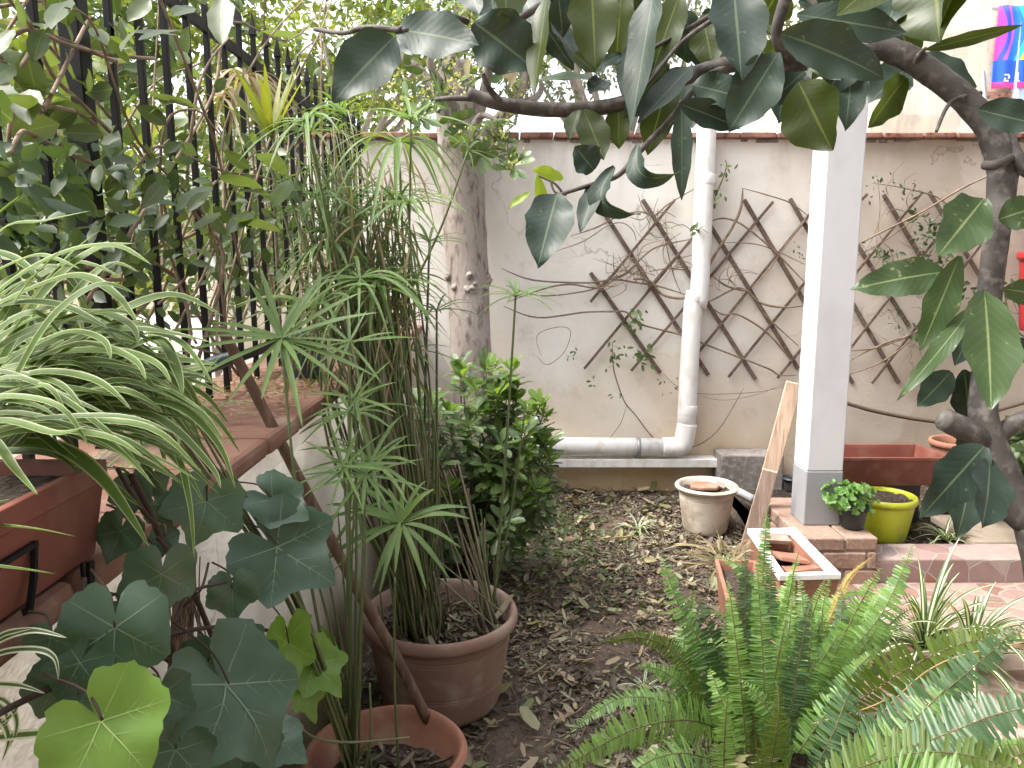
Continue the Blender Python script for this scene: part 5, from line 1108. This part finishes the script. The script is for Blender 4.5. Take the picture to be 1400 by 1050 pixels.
FR = [  # (px points foot..tip with depth), width px, kind
 ([(985, 1010, 2.2), (965, 900, 2.22), (925, 820, 2.25), (903, 752, 2.32)], 62, 'g'), ([(1010, 1000, 2.15), (985, 905, 2.1), (965, 850, 2.1), (955, 815, 2.12)], 74, 'd'), ([(990, 1000, 2.1), (940, 985, 1.95), (860, 1000, 1.85), (750, 1062, 1.78)], 78, 'l'), ([(980, 1000, 2.2), (930, 965, 2.1), (850, 955, 2.05), (772, 1005, 2.0)], 50, 'g'),
 ([(960, 960, 2.2), (930, 900, 2.2), (880, 872, 2.2), (815, 880, 2.2)], 34, 'o'), ([(960, 990, 2.15), (935, 940, 2.1), (900, 915, 2.1), (868, 912, 2.1)], 40, 'g'), ([(1055, 960, 2.35), (1042, 860, 2.45), (1044, 770, 2.5), (1050, 688, 2.55)], 36, 'g'), ([(1050, 950, 2.3), (1040, 850, 2.4), (1010, 775, 2.45), (975, 762, 2.5)], 46, 'g'), ([(1065, 960, 2.3), (1065, 860, 2.35), (1078, 800, 2.4), (1092, 765, 2.42)], 40, 'l'),
 ([(1085, 1030, 2.05), (1100, 950, 2.0), (1108, 880, 2.02), (1110, 822, 2.05)], 46, 'g'), ([(1060, 1010, 2.2), (1130, 925, 2.2), (1205, 840, 2.25), (1248, 745, 2.35)], 66, 'g'), ([(1060, 1000, 2.25), (1120, 920, 2.28), (1180, 850, 2.3), (1222, 790, 2.35)], 62, 'l'), ([(1110, 1010, 2.0), (1200, 940, 1.9), (1300, 885, 1.85), (1410, 862, 1.8)], 92, 'o'), ([(1150, 1045, 1.8), (1230, 990, 1.72), (1310, 930, 1.7), (1400, 850, 1.68)], 84, 'd'), ([(1160, 1060, 1.75), (1220, 1010, 1.7), (1280, 955, 1.7), (1325, 905, 1.72)], 64, 'g'),
 ([(1100, 1080, 1.7), (1220, 1035, 1.6), (1320, 1032, 1.55), (1450, 1075, 1.5)], 96, 'o'), ([(1200, 1040, 1.7), (1290, 1005, 1.62), (1370, 975, 1.6), (1460, 960, 1.58)], 100, 'd'), ([(990, 1090, 1.85), (990, 1030, 1.82), (992, 985, 1.8), (995, 950, 1.8)], 44, 'l'), ([(1040, 1060, 2.0), (1025, 960, 2.0), (1005, 900, 2.02), (985, 850, 2.08)], 66, 'o'), ([(1060, 1020, 2.1), (1060, 930, 2.1), (1075, 880, 2.15), (1088, 850, 2.2)], 56, 'd'), ([(1030, 990, 2.15), (1045, 930, 2.15), (1075, 900, 2.15), (1100, 892, 2.15)], 48, 'g'),
 ([(1015, 1000, 2.2), (1010, 900, 2.25), (1010, 850, 2.3), (1012, 812, 2.32)], 44, 'l'), ([(1080, 1050, 1.95), (1060, 990, 1.9), (1035, 950, 1.9), (1010, 930, 1.92)], 52, 'g'), ([(1050, 1080, 1.85), (1060, 1010, 1.8), (1065, 960, 1.8), (1060, 930, 1.82)], 50, 'o'), ([(1110, 1060, 1.85), (1140, 1000, 1.85), (1160, 950, 1.9), (1190, 900, 1.95)], 54, 'd'), ([(1190, 1070, 1.6), (1260, 1060, 1.5), (1330, 1070, 1.45), (1400, 1100, 1.45)], 90, 'g'), ([(980, 1040, 1.95), (930, 1030, 1.85), (880, 1045, 1.8), (840, 1080, 1.78)], 60, 'g'), ([(1120, 960, 2.25), (1150, 880, 2.3), (1170, 850, 2.3), (1200, 830, 2.35)], 40, 'g'), ([(1050, 980, 2.3), (1100, 880, 2.4), (1150, 815, 2.5), (1200, 812, 2.55)], 34, 'g')]
FR += [([(1090, 1000, 2.2), (1100, 900, 2.25), (1098, 830, 2.3), (1092, 786, 2.35)], 44, 'g'), ([(1100, 1000, 2.2), (1140, 900, 2.25), (1150, 840, 2.3), (1150, 800, 2.35)], 44, 'd'), ([(1010, 1000, 2.25), (1012, 900, 2.3), (1030, 840, 2.35), (1040, 800, 2.4)], 42, 'g'), ([(1100, 990, 2.2), (1180, 900, 2.25), (1220, 850, 2.3), (1250, 830, 2.3)], 52, 'g'), ([(1090, 990, 2.2), (1120, 890, 2.3), (1125, 830, 2.35), (1135, 790, 2.38)], 40, 'l'), ([(960, 990, 2.2), (935, 900, 2.25), (945, 830, 2.3), (950, 800, 2.3)], 46, 'g')]
for i in range(34):      # more upright fronds through the middle
    x = random.gauss(1045, 80); y = ru(735, 930); t = ru(1.95, 2.3); bx = 1040 + (x - 1040) * .35 + ru(-15, 15)
    FR.append(([(bx, 1030, t), (bx + (x - bx) * .4, 1030 + (y - 1030) * .5, t), (bx + (x - bx) * .8, 1030 + (y - 1030) * .86, t + .02), (x, y, t + .05)], ru(36, 60), random.choice('gggdlo')))
nf = {'g': 'g', 'l': 'l', 'd': 'd', 'o': 'o'}
for pts, w, k in FR:
    P_ = [U(*p) for p in pts]; t = pts[1][2]; nr = V3(0, -.75, .65) if k != 'o' else V3(.1, -.65, .55)
    frond(fb_[k], rb, P_, w * t / FL, nr)
for i in range(40):      # inner fronds
    a = math.radians(ru(-75, 255)); ln = ru(.22, .42); c = V3(.84 + ru(-.06, .06), 2.13 + ru(-.06, .06), .03); d = V3(math.cos(a), math.sin(a) * .8, 0); h = ru(.6, 1.1)
    if d.y < -.2: ln *= .7
    frond(fb_[random.choice('ggdlo')], rb, [c, c + d * ln * .3 + V3(0, 0, ln * .5 * h), c + d * ln * .75 + V3(0, 0, ln * .72 * h), c + d * ln * 1.1 + V3(0, 0, ln * .55 * h)], ru(.06, .095), V3(d.x * -.3, -.5, .8))
for i in range(20):
    a = math.radians(ru(-20, 200)); ln = ru(.2, .36); c = V3(1.08 + ru(-.1, .1), 1.75 + ru(-.1, .1), .03); d = V3(math.cos(a), math.sin(a) * .8, 0)
    frond(fb_[random.choice('gddo')], rb, [c, c + d * ln * .3 + V3(0, 0, ln * .4), c + d * ln * .75 + V3(0, 0, ln * .5), c + d * ln * 1.1 + V3(0, 0, ln * .35)], ru(.07, .10), V3(0, -.5, .8))
frond(fb_['y'], rd, [U(1120, 880, 2.4), U(1150, 810, 2.45), U(1165, 785, 2.5), U(1197, 758, 2.5)], .036)
frond(fb_['y'], rd, [U(1160, 940, 2.1), U(1178, 915, 2.1), U(1190, 895, 2.1)], .075)
for pts in [[(1150, 1045, 1.95), (1220, 960, 1.85), (1290, 905, 1.8), (1400, 878, 1.75)], [(1110, 990, 1.95), (1180, 970, 1.9), (1215, 955, 1.88)], [(1130, 960, 2.0), (1060, 880, 2.1), (1000, 850, 2.15)], [(1100, 1000, 2.0), (1160, 960, 1.95), (1250, 920, 1.9)]]: rd.tube([U(*p) for p in pts], .0018, 6, 6)
for k, mk in (('g', 'fern'), ('l', 'fern_light'), ('d', 'fern_dark'), ('o', 'fern_olive'), ('y', 'fern_yellow')): build({'g': 'green_fronds', 'l': 'young_fronds', 'd': 'dark_fronds', 'o': 'olive_fronds', 'y': 'yellowed_fronds'}[k], fb_[k], M[mk], root)
o_ = len(rb.v); rb.v += rd.v; rb.uv += rd.uv; rb.f += [tuple(i + o_ for i in f) for f in rd.f]; rb.mi += [1] * len(rd.f)
build("frond_stalks", rb, [M['rachis'], M['rachis_dry']], root)

# --- the dark-leaved tree in the foreground
root = thing("bay_tree", "dark broad-leaved tree with grey branches arching across the top from right edge", "tree", V3(.86, .92, 0))
tk = MB()
tk.tube([V3(.90, .90, -.05), V3(.82, .92, .5), U(1425, 765, 1.0), U(1395, 700, 1.0), U(1362, 630, 1.0), U(1345, 575, 1.0), U(1347, 500, 1.01), U(1352, 410, 1.02), U(1364, 310, 1.03), U(1371, 240, 1.04)], [.034, .03, .024, .0225, .0215, .0185, .0155, .015, .0165, .019], 14, 6, jit=.035)
trk = build("trunk", tk, M['branch'], root)
def bough(pts, rad, name="bough"): m = MB(); m.tube([U(*p) for p in pts], rad, 12, 6, jit=.05); return build(name, m, M['branch'], trk)
bough([(1371, 245, 1.04), (1362, 195, 1.04), (1335, 152, 1.05), (1290, 112, 1.06), (1240, 78, 1.07), (1195, 66, 1.08), (1140, 78, 1.09), (1080, 86, 1.09), (1000, 88, 1.09), (940, 105, 1.09), (890, 128, 1.09), (830, 146, 1.1), (760, 150, 1.1), (690, 143, 1.1), (640, 128, 1.1)], [.018, .018, .0175, .0175, .017, .016, .0125, .0125, .0115, .0115, .011, .0105, .0105, .010, .009])
bough([(1366, 215, 1.06), (1350, 168, 1.12), (1310, 128, 1.16), (1260, 95, 1.18), (1215, 70, 1.2), (1150, 30, 1.22), (1080, -30, 1.25)], [.016, .016, .0165, .016, .015, .012, .010])
bough([(1352, 605, 1.0), (1325, 590, .99), (1290, 573, .985)], [.016, .0155, .0145], "cut_stub")
bough([(1355, 605, 1.0), (1385, 580, 1.0), (1430, 560, 1.0)], [.014, .011, .010]); bough([(1340, 128, 1.05), (1300, 140, 1.03), (1280, 180, 1.02)], [.004, .003, .002], "twig"); bough([(1375, 190, 1.04), (1400, 230, 1.02), (1450, 250, 1.0)], [.012, .010, .008]); bough([(1345, 190, 1.05), (1358, 222, 1.04), (1372, 250, 1.03)], [.008, .008, .006], "twig")
bough([(1000, 90, 1.09), (960, 110, 1.07), (915, 165, 1.05), (870, 212, 1.03), (845, 240, 1.03), (810, 252, 1.03), (765, 266, 1.03), (742, 273, 1.03)], [.005, .005, .0045, .004, .0036, .003, .0026, .0018], "twig")
bough([(680, 142, 1.1), (660, 136, 1.1), (625, 134, 1.1), (595, 136, 1.11)], [.006, .005, .004, .003], "twig"); bough([(690, 145, 1.1), (668, 120, 1.08), (660, 100, 1.07)], [.005, .004, .003], "twig"); bough([(990, 10, 1.08), (940, 40, 1.07), (900, 62, 1.06), (880, 72, 1.06)], [.004, .0035, .003, .002], "twig"); bough([(985, 20, 1.06), (930, 60, 1.05), (890, 110, 1.04), (870, 130, 1.04)], [.0035, .003, .0025, .002], "twig"); bough([(1080, 86, 1.08), (1062, 50, 1.05), (1070, 10, 1.03), (1085, -40, 1.02)], [.009, .008, .008, .007]); bough([(560, 42, .98), (500, 38, 1.0), (470, 45, 1.02), (430, 40, 1.05)], [.004, .004, .003, .003], "twig"); bough([(640, 30, 1.05), (600, 20, 1.02), (545, 40, .98)], [.004, .004, .003], "twig"); bough([(735, 240, 1.03), (757, 250, 1.03), (768, 262, 1.03)], [.0015, .0015, .0018], "twig"); bough([(752, 240, 1.03), (758, 262, 1.03), (775, 266, 1.03)], [.0015, .0015, .0018], "twig"); bough([(640, 60, 1.02), (720, 20, 1.05), (800, -40, 1.1)], [.004, .005, .006], "twig"); bough([(1250, 90, 1.06), (1256, 75, 1.05), (1266, 66, 1.05)], [.004, .003, .0025], "twig")
mb = tk = MB()
rg = MB(); rg.tube([U(1346, 226, 1.022), U(1358, 226, 1.01), U(1374, 220, 1.012), U(1386, 212, 1.03)], [.006, .0065, .006, .004], 8, 4); build("branch_scar", rg, M['branch'], trk)
LB = {k: MB() for k in ('d', 'o', 'y', 'l')}
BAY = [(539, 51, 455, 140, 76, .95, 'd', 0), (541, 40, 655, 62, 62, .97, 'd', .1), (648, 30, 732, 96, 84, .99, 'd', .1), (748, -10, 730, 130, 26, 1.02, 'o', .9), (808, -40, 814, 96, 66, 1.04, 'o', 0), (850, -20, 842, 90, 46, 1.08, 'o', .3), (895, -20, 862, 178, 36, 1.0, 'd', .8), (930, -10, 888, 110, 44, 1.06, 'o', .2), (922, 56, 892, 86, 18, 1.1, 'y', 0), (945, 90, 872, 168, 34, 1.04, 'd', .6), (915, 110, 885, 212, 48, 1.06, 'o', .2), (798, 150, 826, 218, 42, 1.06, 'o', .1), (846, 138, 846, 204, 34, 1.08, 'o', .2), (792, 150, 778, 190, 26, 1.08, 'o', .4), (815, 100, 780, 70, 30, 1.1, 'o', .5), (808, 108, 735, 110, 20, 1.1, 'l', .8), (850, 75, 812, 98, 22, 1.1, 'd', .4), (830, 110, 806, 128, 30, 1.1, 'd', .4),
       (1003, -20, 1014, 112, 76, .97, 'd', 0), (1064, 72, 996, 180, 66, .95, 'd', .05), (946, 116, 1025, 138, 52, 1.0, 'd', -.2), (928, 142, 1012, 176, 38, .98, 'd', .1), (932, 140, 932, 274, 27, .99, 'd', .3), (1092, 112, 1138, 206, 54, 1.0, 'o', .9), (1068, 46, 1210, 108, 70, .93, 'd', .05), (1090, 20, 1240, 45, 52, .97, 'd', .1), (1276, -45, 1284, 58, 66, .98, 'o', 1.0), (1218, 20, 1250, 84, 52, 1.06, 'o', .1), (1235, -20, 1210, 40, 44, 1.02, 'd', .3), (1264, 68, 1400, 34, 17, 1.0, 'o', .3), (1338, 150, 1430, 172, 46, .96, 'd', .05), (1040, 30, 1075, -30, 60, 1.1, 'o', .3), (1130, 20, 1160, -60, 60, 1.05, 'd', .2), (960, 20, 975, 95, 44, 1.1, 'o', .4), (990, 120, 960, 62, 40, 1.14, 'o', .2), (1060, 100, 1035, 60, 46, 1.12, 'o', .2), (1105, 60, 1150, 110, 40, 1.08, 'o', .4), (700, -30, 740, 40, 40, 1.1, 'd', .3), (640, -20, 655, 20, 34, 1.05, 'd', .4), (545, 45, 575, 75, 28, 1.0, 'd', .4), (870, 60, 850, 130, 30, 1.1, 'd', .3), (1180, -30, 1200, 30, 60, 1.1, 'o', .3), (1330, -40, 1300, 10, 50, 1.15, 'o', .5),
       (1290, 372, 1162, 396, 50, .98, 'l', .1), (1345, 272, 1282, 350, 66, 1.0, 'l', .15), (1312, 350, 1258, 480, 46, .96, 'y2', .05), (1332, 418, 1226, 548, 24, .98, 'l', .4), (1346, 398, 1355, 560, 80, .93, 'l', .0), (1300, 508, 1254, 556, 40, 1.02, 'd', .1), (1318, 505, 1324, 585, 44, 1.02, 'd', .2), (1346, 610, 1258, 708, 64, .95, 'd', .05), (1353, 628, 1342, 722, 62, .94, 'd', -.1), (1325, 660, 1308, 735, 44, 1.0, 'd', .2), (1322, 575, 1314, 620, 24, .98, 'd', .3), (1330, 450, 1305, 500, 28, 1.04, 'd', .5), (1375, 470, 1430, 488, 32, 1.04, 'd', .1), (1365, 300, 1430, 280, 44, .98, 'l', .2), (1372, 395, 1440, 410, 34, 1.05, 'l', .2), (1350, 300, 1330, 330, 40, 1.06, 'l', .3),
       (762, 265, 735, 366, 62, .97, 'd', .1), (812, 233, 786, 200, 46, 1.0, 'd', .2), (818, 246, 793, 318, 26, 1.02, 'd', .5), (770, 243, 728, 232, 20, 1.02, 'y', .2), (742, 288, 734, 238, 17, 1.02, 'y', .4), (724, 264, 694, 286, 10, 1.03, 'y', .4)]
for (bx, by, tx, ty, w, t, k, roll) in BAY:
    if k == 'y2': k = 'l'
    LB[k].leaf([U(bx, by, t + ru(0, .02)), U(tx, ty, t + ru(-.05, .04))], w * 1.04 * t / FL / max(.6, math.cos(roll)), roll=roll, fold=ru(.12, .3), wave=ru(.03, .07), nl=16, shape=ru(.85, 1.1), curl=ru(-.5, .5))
LB['d'].leaf([U(840, 228, 1.02), U(824, 275, 1.01), U(876, 292, 1.0)], .034, roll=.9, fold=.4, wave=.06, nl=16, curl=1.2); LB['d'].leaf([U(872, 198, 1.02), U(880, 240, 1.0), U(930, 234, 1.0)], .032, roll=.9, fold=.4, wave=.04, nl=16, curl=.8)
for i in range(20):      # inner leaves behind the bough
    x, y = ru(870, 1270), ru(-10, 110); a = ru(.5, 2.6); l = ru(60, 105); t = ru(1.08, 1.25); LB[random.choice('ddo')].leaf([U(x, y, t), U(x + l * math.cos(a), y + l * math.sin(a), t + ru(-.06, .06))], ru(38, 58) * t / FL, roll=ru(-.7, .7), fold=.2, wave=.05, nl=14, curl=ru(-.6, .6))
for i in range(8):
    x, y = ru(640, 860), ru(-30, 40); a = ru(.8, 2.4); l = ru(60, 95); t = ru(1.08, 1.2); LB['d'].leaf([U(x, y, t), U(x + l * math.cos(a), y + l * math.sin(a), t + ru(-.05, .05))], ru(34, 52) * t / FL, roll=ru(-.7, .7), fold=.2, wave=.05, nl=14, curl=ru(-.6, .6))
for i in range(46):      # crown continuing above and to the right of the view
    c = U(ru(560, 1500), ru(-420, -40), ru(.9, 1.35)); d = unit(1)[0]; LB[random.choice('ddo')].leaf([c, c + Vector(d) * ru(.08, .12)], ru(.045, .065), roll=ru(-1, 1), wave=.03, nl=8)
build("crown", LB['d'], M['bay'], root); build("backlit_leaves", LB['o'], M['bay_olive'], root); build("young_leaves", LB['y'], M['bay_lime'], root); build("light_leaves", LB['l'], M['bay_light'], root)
m = MB(); m.leaf([U(668, 85, 1.06), U(700, 100, 1.05), U(694, 122, 1.04)], .022, roll=.5, fold=.5, wave=.08); m.leaf([U(640, 78, 1.06), U(640, 108, 1.05)], .012, roll=.6, fold=.4); m.leaf([U(664, 68, 1.05), U(668, 92, 1.05)], .02, roll=.3); build("withered_leaves", m, M['dry_leaf'], root)
m = MB(); m.disc(U(1332, 448, .915), .006, 12, amp=.0005)
# ================================================================== LIGHT
SUN_EL, SUN_AZ = math.radians(56), math.radians(-99)     # high hazy sun, from the left
w = bpy.data.worlds.new("World"); S.world = w; w.use_nodes = True; nt = w.node_tree
sky = nt.nodes.new("ShaderNodeTexSky"); sky.sky_type = 'NISHITA'; sky.sun_disc = False; sky.sun_elevation = SUN_EL; sky.sun_rotation = SUN_AZ
sky.dust_density = 6.0; sky.air_density = 1.0; sky.ozone_density = .4
hs = nt.nodes.new("ShaderNodeHueSaturation"); hs.inputs["Saturation"].default_value = .35; hs.inputs["Value"].default_value = 1.25     # thin white overcast
nt.links.new(sky.outputs[0], hs.inputs["Color"]); nt.links.new(hs.outputs[0], nt.nodes["Background"].inputs[0]); nt.nodes["Background"].inputs[1].default_value = .145
sd = bpy.data.lights.new("sun", 'SUN'); sd.energy = 1.15; sd.angle = math.radians(16); sd.color = (1, .95, .88)
so = bpy.data.objects.new("sun", sd); COL.objects.link(so)
dv = V3(math.sin(SUN_AZ) * math.cos(SUN_EL), math.cos(SUN_AZ) * math.cos(SUN_EL), math.sin(SUN_EL)); so.rotation_euler = dv.to_track_quat('Z', 'Y').to_euler()
S.view_settings.view_transform = 'Standard'; S.view_settings.look = 'None'; S.view_settings.exposure = 1.8; S.view_settings.gamma = 1.0
